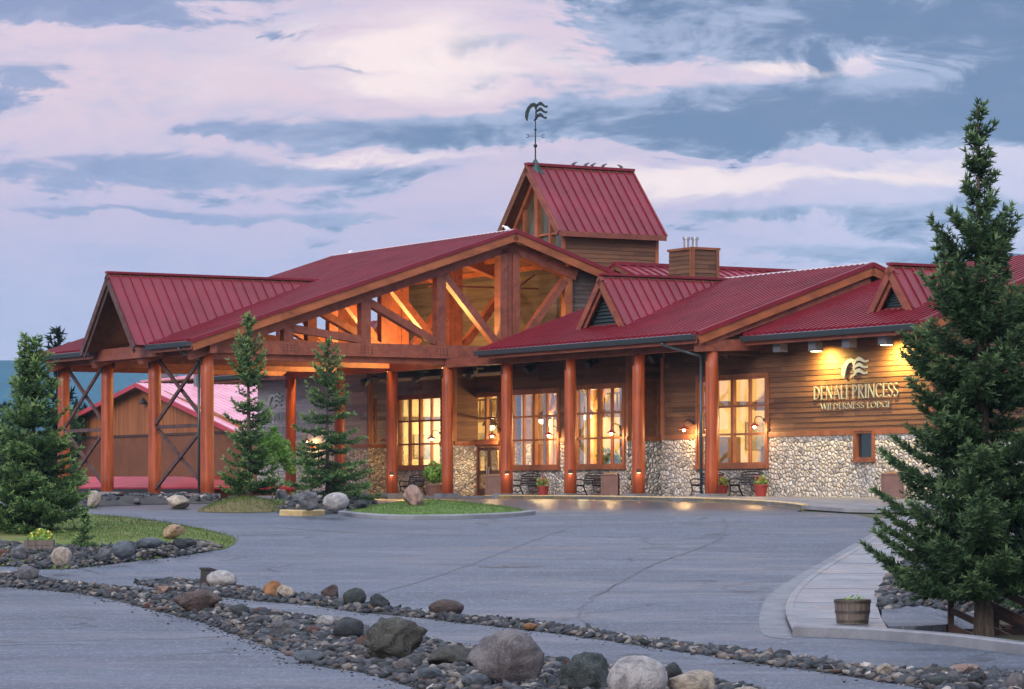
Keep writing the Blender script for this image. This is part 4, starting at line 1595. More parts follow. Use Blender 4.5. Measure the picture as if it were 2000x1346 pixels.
lf.box(-30.6, -29.0, 8.2, 8.55, -0.05, 2.2)
lf.box(-5.8, -4.6, 6.4, 6.95, -0.05, 2.1)
lf.box(1.2, 2.2, 6.4, 6.95, -0.05, 1.1)
for a in (-27.3, -24.9, -19.8, -16.9, -13.6, -10.6, -2.2, 0.9):
    lf.box(a - .09, a + .09, 4.6, 4.78, -0.05, 5.1)
lf.box(-31.0, -9.8, 7.2, 7.3, 3.35, 3.55)
lf.box(-6.2, 9.0, 6.2, 6.3, 3.35, 3.55)
for k in range(40):
    lf.box(-30.6 + k * .52, -30.55 + k * .52, 7.22, 7.28, 3.55, 4.35)
lf.box(-31.0, -9.8, 7.2, 7.3, 4.35, 4.43)
for a, b0, b1, z0, z1 in ((-31.26, 5.9, 7.4, -.05, 2.3), (-31.26, 3.9, 8.5, -.05, 1.0), (-6.46, 4.6, 5.7, -.05, 2.3), (-6.46, 2.7, 6.9, -.05, 1.0), (-6.46, 2.7, 6.9, 3.5, 3.7), (-31.26, 3.9, 8.5, 3.4, 3.6)):
    lf.box(a - .03, a + .03, b0, b1, z0, z1)
for a, b0, b1 in ((-24.2, 6.2, 8.5), (-19.0, 6.6, 8.5), (-14.9, 6.0, 8.5)):
    lf.box(a - .08, a + .08, b0, b1, -.05, 1.3)
    lf.box(a - .08, a + .08, b0, b0 + .2, 1.3, 5.1)
    lf.box(a - .08, a + .08, b0, b1, 3.4, 3.7)
lf.build('lobby_furniture', 'lobby_dark', lodge)
ar = MB()
for a, w, z in ((-28.2, 1.1, 2.0), (-24.6, .9, 2.2), (-19.4, 1.0, 2.1), (-15.4, 1.2, 2.0), (-11.6, .9, 2.2)):
    ar.box(a - w / 2, a + w / 2, 8.52, 8.58, z, z + .9)
for a in (-4.0, -1.6, 0.4):
    ar.box(a - .45, a + .45, 6.92, 6.98, 2.0, 2.9)
for a, b0, z in ((-31.24, 4.4, 1.7), (-31.24, 7.6, 1.8), (-6.44, 3.2, 1.9), (-6.44, 5.95, 1.8)):
    ar.box(a, a + .05, b0, b0 + .85, z, z + 1.1)
for k in range(7):
    ar.box(-31.22, -31.16, 6.0 + k * .19, 6.14 + k * .19, 1.2, 1.2 + .3 + (k * 37 % 5) * .1)
ar.build('wall_picture', 'lobby_art', lodge)
cu = MB()
for (o, b) in ((wB, BW), (wC, BW), (wD, BW), (wA, BD)):
    for k in (0.03, 0.93):
        aa = o[0] + (o[1] - o[0]) * k
        for i in range(4):
            cu.cyl((aa + i * 0.06, b + 0.45, o[2]), (aa + i * 0.06, b + 0.45, o[3]), 0.04, 0.04, 6)
cu.build('curtain', 'curtain', lodge)
sc = MB()
oa = wA[0] + (wA[1] - wA[0]) * 0.70
sc.box(oa, oa + 0.75, BD + 0.75, BD + 0.80, 1.25, 2.1)
sc.build('screen', 'screen', lodge)


def pt_light(loc, power, rad=0.08, col=(1, 0.66, 0.30), parent=None, spot=None, rot=None):
    L = bpy.data.lights.new('lamp_light', 'SPOT' if spot else 'POINT')
    L.energy = power
    L.shadow_soft_size = rad
    L.color = col
    if spot:
        L.spot_size, L.spot_blend = R(spot[0]), spot[1]
    o = bpy.data.objects.new('lamp_light', L)
    COL.objects.link(o)
    o.parent = parent
    o.location = loc
    if rot is not None:
        o.rotation_euler = Vector(rot).to_track_quat('-Z', 'Y').to_euler()
    return o


def pendant(a, b, z, power, label):
    t = thing('pendant_lamp', label, 'lamp', W(a, b, z), LROT, 'pendant lamps in the lobby')
    m_ = MB()
    m_.lathe([(0.10, 0.36), (0.34, 0.10), (0.36, 0.0), (0.33, 0.0), (0.08, 0.33)], 16)
    m_.build('lamp_shade', 'fixture_black', t)
    m_ = MB()
    m_.lathe([(0.05, 0.2), (0.22, 0.02), (0.24, -0.10), (0.14, -0.2)], 14)
    m_.build('globe', 'shade_glow', t, smooth=True)
    m_ = MB()
    m_.cyl((0, 0, 0.36), (0, 0, 5.15 - z), 0.015, 0.015, 6)
    m_.build('stem', 'fixture_black', t)
    pt_light((0, 0, -0.38), power, 0.15, (1.0, 0.72, 0.34), t)
    return t


plist = [(-29.6, 6.0, 3.2, 'pendant lamp glowing inside the leftmost lobby window'), (-25.9, 5.4, 3.1, 'glowing pendant lamp behind the window left of the entrance doors'),
         (-21.5, 5.6, 3.3, 'glowing pendant lamp inside, straight behind the entrance doors'), (-17.3, 5.2, 3.4, 'glowing pendant lamp in the first big window right of the doors'),
         (-14.0, 5.4, 3.2, 'glowing pendant lamp seen between the two big right-hand lobby windows'), (-11.2, 5.0, 3.5, 'glowing pendant lamp in the lobby window nearest the recess')]
for a, b, z, l in plist:
    pendant(a, b, z, 560, l)
pendant(-3.2, 5.2, 3.2, 500, 'glowing pendant lamp inside the tall window behind the corner column')
pendant(0.3, 5.0, 3.0, 430, 'glowing pendant lamp inside the window beside the lit sign wall')

# uplights over the entrance ceiling that wash the trusses
for i, (a, b) in enumerate(((-22.4, -0.1), (-27.4, 0.0), (-32.4, 0.3), (-27.6, 1.6))):
    t = thing('uplight', 'small hidden uplight on the entrance ceiling washing the canopy trusses', 'uplight', W(a, b, 5.78), LROT, 'uplights on the entrance ceiling')
    m_ = MB()
    m_.lathe([(0.16, 0.0), (0.18, 0.05), (0.14, 0.2), (0.11, 0.2), (0.11, 0.14)], 12)
    m_.build('housing', 'fixture_black', t)
    m_ = MB()
    m_.lathe([(0.10, 0.15), (0.10, 0.17)], 12)
    m_.build('lens', 'flood_lens', t)
    pt_light((0, 0, 0.35), 900, 0.12, (1.0, 0.60, 0.17), t)

# ------------------------------------------------------------------ fixtures on the lodge
def floodlight(a, b, z, label, lit, aim=(0, 0.75, -1), power=820, black=False):
    t = thing('floodlight', label, 'floodlight', W(a, b, z), LROT, 'floodlights under the eaves')
    m_ = MB()
    m = 'fixture_black' if black else 'fixture'
    m_.prism([(-0.2, -0.16, -0.28), (0.2, -0.16, -0.28), (0.2, 0.16, -0.28), (-0.2, 0.16, -0.28)], (0, 0, 0.34))
    m_.box(-0.22, 0.22, -0.19, -0.16, -0.28, 0.08)
    for k in range(4):
        m_.box(-0.21, 0.21, -0.21, -0.19, -0.22 + k * 0.07, -0.19 + k * 0.07)
    m_.build('housing', m, t)
    m_ = MB()
    m_.box(-0.03, 0.03, -0.03, 0.03, 0.06, 0.32)
    m_.box(-0.1, 0.1, -0.1, 0.1, 0.30, 0.34)
    m_.build('bracket', m, t)
    m_ = MB()
    m_.box(-0.16, 0.16, -0.12, 0.14, -0.295, -0.282)
    m_.build('lens', 'flood_lens' if lit else 'dark_glass', t)
    if lit:
        pt_light((0, 0.0, -0.36), power, 0.10, (1.0, 0.68, 0.16), t, (170, 0.9), aim)
    return t


FB = BW - 0.62
for px, py, lit, l in [(1525, 673, False, 'grey floodlight box under the eave, unlit, nearest the porch gable'), (1594, 671, True, 'lit grey floodlight box above the left end of the wall lettering'),
                       (1660, 664, False, 'dark grey floodlight box directly above the wall emblem'), (1731, 658, True, 'lit grey floodlight box above the right end of the wall lettering')]:
    a = a_at(px, FB)
    floodlight(a, FB, z_at(py, a, FB), l, lit)


def speaker(px, py, b, label):
    a = a_at(px, b)
    t = thing('eave_spotlight', label, 'spotlight', W(a, b, z_at(py, a, b)), LROT, 'black spotlights under the porch ceiling')
    m_ = MB()
    m_.cyl((0, 0.02, 0.0), (0.0, -0.30, -0.16), 0.13, 0.19, 14)
    m_.cyl((0, -0.30, -0.16), (0, -0.34, -0.18), 0.19, 0.15, 14)
    m_.build('housing', 'fixture_black', t)
    m_ = MB()
    m_.box(-0.17, 0.17, 0.0, 0.05, 0.02, 0.30)
    m_.box(-0.20, -0.16, -0.16, 0.05, -0.1, 0.06)
    m_.box(0.16, 0.20, -0.16, 0.05, -0.1, 0.06)
    m_.box(-0.04, 0.04, 0.05, 0.42, 0.12, 0.2)
    m_.build('yoke', 'fixture_black', t)
    return t


for px, py, l in [(720, 742, 'black spotlight on the wall above the leftmost recess'), (820, 733, 'black spotlight above the window left of the entrance'), (927, 727, 'black spotlight high above the entrance doors'),
                  (1040, 716, 'black spotlight above the first big window right of the doors'), (1160, 705, 'black spotlight above the window nearest the recess'), (1286, 694, 'black spotlight on the wall by the dark recess'), (1430, 682, 'black spotlight on the wall above the tall window behind the corner column')]:
    speaker(px, py, BW - 0.4, l)


def gooseneck(px, py, b, label, power=14):
    a = a_at(px, b - 0.45)
    z = z_at(py, a, b - 0.45)
    t = thing('wall_lamp', label, 'wall lamp', W(a, b - 0.06, z), LROT, 'gooseneck lamps along the porch wall')
    m_ = MB()
    m_.tube([(0, 0, 0.25), (0, -0.15, 0.36), (0, -0.32, 0.38), (0, -0.42, 0.3), (0, -0.44, 0.16)], 0.016, 6)
    m_.cyl((0, 0.0, 0.25), (0, -0.03, 0.25), 0.06, 0.06, 10)
    m_.build('arm', 'fixture_black', t)
    m_ = MB()
    m_.lathe([(0.03, 0.16), (0.06, 0.10), (0.20, 0.02), (0.21, 0.0), (0.19, 0.0), (0.05, 0.09)], 16, (0, -0.44, 0))
    m_.build('lamp_shade', 'pot', t)
    m_ = MB()
    m_.lathe([(0.03, 0.06), (0.065, 0.0), (0.05, -0.06), (0.01, -0.08)], 10, (0, -0.44, 0))
    m_.build('bulb', 'bulb', t, smooth=True)
    pt_light((0, -0.44, -0.13), power, 0.05, (1.0, 0.60, 0.24), t)
    return t


for px, py, b, l in [(749, 861, BD, 'lit gooseneck lamp on the brown recess wall at the left of the porch'), (845, 857, BD, 'lit gooseneck lamp in front of the window left of the entrance'), (963, 851, BD, 'lit gooseneck lamp above the entrance doors'),
                     (1074, 850, BW, 'lit gooseneck lamp at the first big window right of the doors'), (1196, 846, BW, 'lit gooseneck lamp at the window beside the recess'),
                     (1338, 839, BW, 'lit gooseneck lamp with red shade on the bare wall left of the corner column'), (1476, 833, BW, 'lit gooseneck lamp at the right edge of the tall window by the sign wall'), (600, 862, BW, 'lit gooseneck lamp glowing on the grey wall behind the middle spruce')]:
    gooseneck(px, py, b, l, 46 if 'red shade' not in l else 75)
for i, (a, l) in enumerate([(-25.15, 'small step light on the log column left of the entrance'), (-15.09, 'small step light on the column by the first red flower pot'), (-10.06, 'small step light on the column between the two big windows'), (-5.03, 'small step light on the log column before the recess')]):
    t = thing('column_light', l, 'step light', W(a + 0.22, -0.13, 0.86), LROT, 'step lights on the log columns')
    m_ = MB()
    m_.box(-0.06, 0.06, -0.07, 0.07, 0.0, 0.14)
    m_.build('housing', 'hoop', t)
    m_ = MB()
    m_.box(-0.045, 0.05, -0.05, 0.05, -0.02, -0.004)
    m_.build('lens', 'shade_glow', t)
    pt_light((0.12, -0.1, -0.06), 1.6, 0.04, (1.0, 0.6, 0.2), t)


# ---- lettering: thick and thin strokes with small serifs
def arc(cx, cy, rx, ry, t0, t1, n=12):
    return [(cx + rx * math.cos(R(t0 + (t1 - t0) * i / n)), cy + ry * math.sin(R(t0 + (t1 - t0) * i / n))) for i in range(n + 1)]


TK, TN = 0.094, 0.043
GLY = {   # width, strokes (points, width)
    'D': (0.74, [([(.12, 0), (.12, 1)], TK), (arc(.12, .5, .52, .47, -90, 90), TN * 1.7)]),
    'E': (0.52, [([(.12, 0), (.12, 1)], TK), ([(.12, .97), (.5, .97)], TN), ([(.12, .52), (.42, .52)], TN), ([(.12, .03), (.52, .03)], TN)]),
    'N': (0.76, [([(.10, 0), (.10, 1)], TN), ([(.10, .98), (.66, .02)], TK), ([(.66, 0), (.66, 1)], TN)]),
    'A': (0.72, [([(.04, 0), (.36, 1)], TN), ([(.36, 1), (.68, 0)], TK), ([(.16, .34), (.56, .34)], TN)]),
    'L': (0.50, [([(.12, 0), (.12, 1)], TK), ([(.12, .03), (.48, .03)], TN)]),
    'I': (0.26, [([(.13, 0), (.13, 1)], TK)]),
    'P': (0.56, [([(.12, 0), (.12, 1)], TK), (arc(.14, .73, .36, .24, -90, 90), TN * 1.6)]),
    'R': (0.64, [([(.12, 0), (.12, 1)], TK), (arc(.14, .75, .33, .22, -90, 90), TN * 1.6), ([(.24, .52), (.60, 0)], TK)]),
    'C': (0.68, [(arc(.40, .5, .33, .47, 48, 312, 16), TN * 1.8)]),
    'S': (0.50, [(arc(.25, .75, .18, .22, 30, 240, 12) + arc(.25, .25, .20, .22, 75, -150, 12), TN * 1.7)]),
    'W': (0.98, [([(.04, 1), (.28, 0)], TK), ([(.28, 0), (.48, 1)], TN), ([(.48, 1), (.72, 0)], TK), ([(.72, 0), (.94, 1)], TN)]),
    'O': (0.80, [(arc(.40, .5, .34, .47, 0, 360, 22), TN * 1.8)]),
    'G': (0.74, [(arc(.40, .5, .33, .47, 48, 330, 16), TN * 1.8), ([(.66, .06), (.66, .44)], TK * 0.8)]),
}


def word(mb, text, x0, z0, h, width, d=0.05):
    tot = sum(GLY[c][0] if c != ' ' else 0.36 for c in text) + 0.05 * len(text)
    sx = width / tot
    x = x0
    for c in text:
        if c == ' ':
            x += 0.36 * sx
            continue
        w, st = GLY[c]
        for pts, tw_ in st:
            for p, q in zip(pts[:-1], pts[1:]):
                A, B = Vector((x + p[0] * sx, 0, z0 + p[1] * h)), Vector((x + q[0] * sx, 0, z0 + q[1] * h))
                if (B - A).length < 1e-5:
                    continue
                e = (B - A).normalized() * 0.004
                horiz = abs((B - A).normalized().x)
                ww = tw_ * (sx * (1 - horiz) + h * 0.8 * horiz)
                mb.beam(A - e, B + e, ww, d, (0, 1, 0))
            if len(pts) == 2 and c not in 'AW':
                for p in pts:                         # serif
                    if p[1] in (0, 1):
                        mb.beam((x + (p[0] - tw_ * .9) * sx, 0, z0 + (0.018 if p[1] == 0 else 0.982) * h), (x + (p[0] + tw_ * .9) * sx, 0, z0 + (0.018 if p[1] == 0 else 0.982) * h), 0.035 * h, d * 0.96, (0, 1, 0))
        x += (w + 0.05) * sx


def emblem(mb, cx, cz, w, h, d=0.06):
    """profile of flowing hair: one swept arch and three waves streaming from it"""
    def band(c0, c1, d_=d):
        n = len(c0)
        for i in range(n - 1):
            q = [c0[i], c0[i + 1], c1[i + 1], c1[i]]
            mb.prism([(cx + (p[0] - .5) * w, -d_ / 2, cz + (p[1] - .5) * h) for p in q], (0, d_, 0))
    out = [(.02, .02), (-.06, .22), (-.04, .50), (.06, .76), (.20, .94), (.34, .99), (.46, .93), (.54, .82)]
    inn = [(.07, .02), (.09, .22), (.13, .46), (.19, .64), (.27, .75), (.35, .78), (.42, .74), (.48, .66)]
    band(out, inn)
    # brow and neck
    band([(.36, .76), (.42, .60), (.40, .44), (.46, .30), (.42, .16), (.32, .06)], [(.45, .74), (.50, .58), (.48, .44), (.54, .30), (.50, .10), (.36, .00)])
    for dz, k in ((.0, 1.0), (-.30, .96), (-.60, .92)):
        up_, lo_ = [], []
        for i in range(11):
            t = i / 10
            x = .48 + .5 * k * t
            zc_ = .86 + dz + .085 * math.sin(t * 2 * math.pi * .95 - 0.4)
            th = .10 * (0.55 + 0.45 * math.sin(math.pi * min(1, t * 1.15 + .12)))
            up_.append((x, zc_ + th))
            lo_.append((x, zc_ - th))
        band(up_, lo_)


def wall_sign(a0, a1, label, emb_a, ez0, ez1, t0, t1, l0, l1):
    t = thing('wall_sign', label, 'sign', W(a0, BW - 0.08, 0), LROT, None)
    wd = a1 - a0
    m_ = MB()
    emblem(m_, emb_a - a0, (ez0 + ez1) / 2, 1.5, ez1 - ez0)
    m_.build('emblem', 'sign_metal', t)
    def wl(x):
        return sum(GLY[c][0] if c != ' ' else 0.36 for c in x) + 0.05 * len([c for c in x if c != ' '])
    for text, x0, w_, z0_, z1_ in (('DENALI PRINCESS', 0, wd, t0, t1), ('WILDERNESS LODGE', wd * 0.09, wd * 0.83, l0, l1)):
        one, two = text.split(' ')
        k = w_ / wl(text)
        for wd_, xx in ((one, x0), (two, x0 + (wl(one) + 0.36) * k)):
            m_ = MB()
            word(m_, wd_, xx, z0_, z1_ - z0_, wl(wd_) * k, 0.03)
            m_.build('lettering', 'sign_metal', t)
    return t


a0, a1 = a_at(1592, BW), a_at(1759, BW)
am = a_at(1675, BW)
ws = wall_sign(a0, a1, 'raised metal lettering and wave emblem on the floodlit brown wall', am, z_at(737, am, BW), z_at(699, am, BW),
               z_at(778, am, BW), z_at(751, am, BW), z_at(798, am, BW), z_at(786, am, BW))
w2 = copy_tree(ws)
w2.location = W(a_at(496, BW), BW - 0.08, 0.02)
w2['label'] = 'raised metal lettering and emblem on the grey wall behind the trees'


# ------------------------------------------------------------------ weather vane and birds
vb = W(TA, 7.75, TZR)
vane = thing('weather_vane', 'dark iron weather vane with wave emblem on the tower ridge', 'weather vane', vb, 0.0)
m_ = MB()
m_.cyl((0, 0, 0.1), (0, 0, 2.05), 0.035, 0.022, 8)
m_.build('pole', 'vane', vane)
m_ = MB()
m_.lathe([(0.03, 0.30), (0.16, 0.1), (0.2, 0.0), (0.22, -0.35)], 8)
m_.add([(0.02, -0.3, 0.1), (0.5, -0.2, -0.55), (0.22, -0.35, -0.75), (-0.2, -0.3, -0.25), (0.05, 0.1, 0.1), (0.52, -0.1, -0.5), (0.25, -0.25, -0.70), (-0.15, 0.1, -0.2)],
       [(0, 1, 2, 3), (4, 7, 6, 5), (0, 4, 5, 1), (1, 5, 6, 2), (2, 6, 7, 3), (3, 7, 4, 0)])
m_.build('base', 'patina', vane)
m_ = MB()
for z, r in ((0.88, 0.09), (1.62, 0.06)):
    v, f = ico(2)
    m_.add([(p[0] * r, p[1] * r, z + p[2] * r) for p in v], f)
m_.build('ball', 'vane', vane, smooth=True)
m_ = MB()
z = 1.32
m_.beam((-0.30, 0, z), (0.30, 0, z), 0.02, 0.02)
m_.beam((0, -0.3, z), (0, 0.3, z), 0.02, 0.02)
for s_ in (-1, 1):                                   # compass letters at the arm ends
    x = s_ * 0.36
    m_.tube([(x + 0.07 * math.cos(R(t)), 0, z + 0.075 * math.sin(R(t))) for t in (range(40, 340, 40) if s_ > 0 else range(-140, 150, 40))], 0.016, 5)
m_.build('compass_arms', 'vane', vane)
m_ = MB()
emblem(m_, 0.08, 2.42, 1.0, 0.85, 0.04)
m_.beam((0.0, 0, 1.95), (0, 0, 2.3), 0.04, 0.04, (0, 1, 0))
m_.build('emblem', 'vane', vane)


def bird(loc, rz, label, m='bird_grey', s=1.0):
    """one continuous body: rings swept from beak to tail"""
    rings = [(-0.155, 0.150, 0.002), (-0.125, 0.153, 0.012), (-0.11, 0.160, 0.030), (-0.085, 0.165, 0.038), (-0.06, 0.150, 0.036), (-0.04, 0.125, 0.044), (0.0, 0.100, 0.070),
             (0.04, 0.088, 0.074), (0.08, 0.078, 0.060), (0.115, 0.072, 0.038), (0.15, 0.068, 0.022), (0.20, 0.064, 0.016)]
    mb = MB()
    n = 10
    vs = []
    for i, (x, z, r) in enumerate(rings):
        fl = 1.0 if i < 9 else (0.8, 0.45, 0.3)[min(2, i - 9)]
        for k in range(n):
            t = 2 * math.pi * k / n
            vs.append((x * s, r * math.cos(t) * s * (1.0 if i < 9 else 1.3), (z + r * math.sin(t) * fl) * s))
    fs = [(i * n + k, i * n + (k + 1) % n, (i + 1) * n + (k + 1) % n, (i + 1) * n + k) for i in range(len(rings) - 1) for k in range(n)]
    fs += [tuple(range(n)), tuple(range(len(vs) - n, len(vs)))]
    mb.add(vs, fs)
    for y in (-0.025, 0.025):
        mb.cyl((0.02 * s, y * s, 0.05 * s), (0.03 * s, y * s, 0.0), 0.006 * s, 0.006 * s, 5)
    o = mb.build('bird', m, smooth=True, loc=loc)
    o.rotation_euler = (0, 0, rz)
    tag(o, label, 'bird', 'birds perched on the tower ridge')
    return o


for px, rz, l in [(1122, 2.9, 'small grey bird on the tower ridge, nearest the weather vane'), (1146, 3.0, 'small grey bird on the ridge, second one along from the weather vane'), (1159, 3.2, 'small grey bird perched in the middle of the ridge row'),
                  (1180, 3.0, 'small grey bird on the ridge, second from the end away from the vane'), (1211, 0.2, 'low crouching bird at the end of the ridge row, facing away')]:
    b = b_at(px, TA)
    bird(W(TA, b, TZR + 0.09), rz, l, s=0.95)
b = bird(W(-19.6 - 0.6, RB, RZ + 0.05), 0.3, 'white gull on the canopy ridge just below the tower gable', 'bird_white', 1.3)
b['group'] = 'gulls on the canopy ridge'
b = bird(W(a_at(684, RB), RB, RZ + 0.05), 2.8, 'tiny pale bird far along the long canopy ridge', 'bird_white', 0.8)


# ------------------------------------------------------------------ porch furniture
def bench(px, label, b=1.5, rz=0.0, n=0):
    a = a_at(px, b)
    w = W(a, b)
    t = thing('park_bench', label, 'bench', (w.x, w.y, pave_z(w.x, w.y, 0)), LROT + rz, 'iron benches along the porch')
    # long axis along a, seat faces -b
    L = 1.5
    for s in (-1, 1):
        x = s * (L / 2 - 0.06)
        m_ = MB()
        m_.tube([(x, -0.32, 0.02), (x, -0.24, 0.22), (x, -0.26, 0.42), (x, 0.12, 0.40), (x, 0.24, 0.86)], 0.03, 6)
        m_.tube([(x, 0.30, 0.02), (x, 0.20, 0.2), (x, 0.12, 0.40)], 0.03, 6)
        m_.tube([(x, -0.24, 0.22), (x, -0.05, 0.14), (x, 0.20, 0.20)], 0.02, 6)
        m_.build('leg', 'iron', t)
        m_ = MB()
        m_.tube([(x, -0.28, 0.42), (x, -0.32, 0.60), (x, -0.2, 0.66), (x, 0.18, 0.64)], 0.026, 6)
        m_.build('armrest', 'iron', t)
    m_ = MB()
    for k in range(5):
        y = -0.24 + k * 0.09
        m_.box(-L / 2, L / 2, y, y + 0.07, 0.425, 0.455)
    m_.build('seat', 'iron', t)
    m_ = MB()
    for k in range(4):
        z = 0.52 + k * 0.095
        y = 0.145 + (z - 0.45) * 0.24
        m_.beam((-L / 2, y, z), (L / 2, y, z), 0.03, 0.07, (0, 0.24, 1))
    m_.tube([(-L / 2 + L * i / 10, 0.25, 0.86 + 0.07 * math.sin(math.pi * i / 10)) for i in range(11)], 0.028, 6)
    m_.build('backrest', 'iron', t)
    return t


bench(806, 'black iron bench under the window left of the entrance, behind the pointed boulder', b=2.6)
bench(1027, 'black iron bench under the first big window right of the doors')
bench(1152, 'black iron bench between the log column and the brown waste bin')
bench(1382, 'black iron bench partly hidden behind the corner column', b=1.4)
bench(1458, 'black iron bench beside a red pot under the tall window')


def waste_bin(px, label, b=0.9, s=1.0):
    a = a_at(px, b)
    w = W(a, b)
    t = thing('waste_bin', label, 'waste bin', (w.x, w.y, pave_z(w.x, w.y, 0)), LROT + 0.9, 'brown waste bins by the porch')
    m_ = MB()
    h = 0.30 * s
    m_.prism([(-h, -h, 0.03), (h, -h, 0.03), (h, h, 0.03), (-h, h, 0.03)], (0, 0, 0.78))
    for sx, sy in ((-1, -1), (1, -1), (1, 1), (-1, 1)):
        m_.box(sx * h - 0.035, sx * h + 0.035, sy * h - 0.035, sy * h + 0.035, 0, 0.80)
    m_.build('body', 'bin', t)
    m_ = MB()
    h2 = h + 0.03
    m_.add([(-h2, -h2, .812), (h2, -h2, .812), (h2, h2, .812), (-h2, h2, .812), (-h2, -h2, .86), (h2, -h2, .86), (h2, h2, .86), (-h2, h2, .86), (-.12, -.12, .93), (.12, -.12, .93), (.12, .12, .93), (-.12, .12, .93)],
           [(0, 3, 2, 1), (0, 1, 5, 4), (1, 2, 6, 5), (2, 3, 7, 6), (3, 0, 4, 7), (4, 5, 9, 8), (5, 6, 10, 9), (6, 7, 11, 10), (7, 4, 8, 11), (8, 9, 10, 11)])
    m_.build('lid', 'bin', t)
    return t


waste_bin(965, 'brown square waste bin beside the entrance doors', 1.6)
waste_bin(1192, 'brown square waste bin at the end of a bench, before the recess')
waste_bin(1742, 'tall brown bin against the stone wall, half behind the big spruce', 1.3, 1.12)


def leaf_cloud(cs, n, size, seed, flat=0.5):
    """n leaf quads (two triangles each) round centres cs = [(x, y, z, r)]"""
    rs = np.random.RandomState(seed)
    cs = np.array(cs)
    idx = rs.choice(len(cs), n, p=cs[:, 3] ** 2 / (cs[:, 3] ** 2).sum())
    d = rs.normal(size=(n, 3)); d /= np.linalg.norm(d, axis=1)[:, None]
    r = rs.uniform(0.25, 1.0, n) ** 0.5
    p = cs[idx, :3] + d * (cs[idx, 3] * r)[:, None]
    u = rs.normal(size=(n, 3)); u /= np.linalg.norm(u, axis=1)[:, None]
    w = np.cross(u, rs.normal(size=(n, 3))); w /= np.linalg.norm(w, axis=1)[:, None]
    s = size * rs.uniform(0.6, 1.3, n)[:, None]
    v = np.stack([p - u * s, p + w * s * flat, p + u * s, p - w * s * flat], 1).reshape(-1, 3)
    k = np.arange(n) * 4
    f = np.concatenate([np.stack([k, k + 1, k + 2], 1), np.stack([k, k + 2, k + 3], 1)])
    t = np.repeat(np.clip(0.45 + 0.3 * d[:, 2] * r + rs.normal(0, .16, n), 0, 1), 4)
    return v, f, t


def flower_pot(loc, label, r=0.24, h=0.40, petals='petals', seed=1, ph=0.25):
    t = thing('flower_pot', label, 'flower pot', loc, 0.0, 'red flower pots along the porch')
    m_ = MB()
    m_.lathe([(r * .72, 0), (r * .95, h * .86), (r * 1.06, h * .86), (r * 1.08, h), (r * .94, h), (r * .9, h * .9)], 20)
    m_.build('pot', 'pot', t)
    v, f, tn = leaf_cloud([(0, 0, h + ph * .4, r * 1.1), (0.08, 0.05, h + ph * .8, r * .7), (-.1, 0, h + ph * .6, r * .8)], 260, 0.05, seed)
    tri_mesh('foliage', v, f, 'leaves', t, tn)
    v, f, tn = leaf_cloud([(0, 0, h + ph * .8, r * 1.0)], 70, 0.035, seed + 50, 0.9)
    tri_mesh('blossom', v, f, petals, t, tn)
    return t


def on_pave(px, b, dz=0):
    w = W(a_at(px, b), b)
    return (w.x, w.y, pave_z(w.x, w.y, 0) + dz)


flower_pot(on_pave(1061, 1.2), 'red pot of pink flowers on the porch beside the bench right of the doors', seed=2)
flower_pot(on_pave(1486, 1.0), 'red pot of flowers at the right end of the bench under the tall window', 0.26, 0.44, seed=3, ph=0.14)
flower_pot(on_pave(1411, 1.1), 'red pot with crimson flowers just behind the corner column', 0.22, 0.42, seed=4, ph=0.2)
flower_pot(on_pave(522, 1.2), 'dark red pot on the porch behind the slender spruce', 0.34, 0.5, seed=5, ph=0.1)
# leafy shrub in a planter by the column left of the doors
t = thing('potted_shrub', 'bright green leafy shrub in a brown planter by the column left of the doors', 'shrub', on_pave(848, 0.3))
m_ = MB()
m_.lathe([(0.28, 0), (0.36, 0.42), (0.40, 0.42), (0.40, 0.5), (0.33, 0.5), (0.30, 0.4)], 18)
m_.build('planter', 'bin', t)
v, f, tn = leaf_cloud([(0, 0, .85, .34), (.18, 0, 1.15, .26), (-.2, 0, 1.0, .28), (.3, .1, .75, .22), (-.05, 0, 1.3, .2)], 900, 0.075, 8)
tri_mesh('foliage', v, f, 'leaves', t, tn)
m_ = MB()
m_.cyl((0, 0, .4), (0.02, 0, 1.0), .02, .012, 6)
m_.build('stem', 'bark', t)
# house plants inside the window by the recess
for k, (a, l) in enumerate(((-13.0, 'dark green house plant inside the window left of the recess'), (-10.9, 'bushy house plant inside the lobby window nearest the recess'))):
    t = thing('house_plant', l, 'house plant', W(a, 3.6, -0.06))
    m_ = MB()
    m_.lathe([(.2, 0), (.28, .5), (.3, .5), (.25, .45)], 14)
    m_.build('pot', 'bin', t)
    v, f, tn = leaf_cloud([(0, 0, 1.1, .5), (.2, .1, 1.5, .4), (-.2, 0, 1.7, .35)], 700, 0.10, 60 + k)
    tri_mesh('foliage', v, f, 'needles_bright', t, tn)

# ------------------------------------------------------------------ buildings beyond
barn = thing('barn_building', 'rust brown barn with pink-red metal roof beyond the canopy', 'barn', W(-80, 12, -2.0), LROT)
# local axes as the lodge: x along D1, y along D2; gable faces -y
def barn_px(px, py, b):
    a = a_at(px, b)
    return a + 80, b - 12, z_at(py, a, b) + 2.0


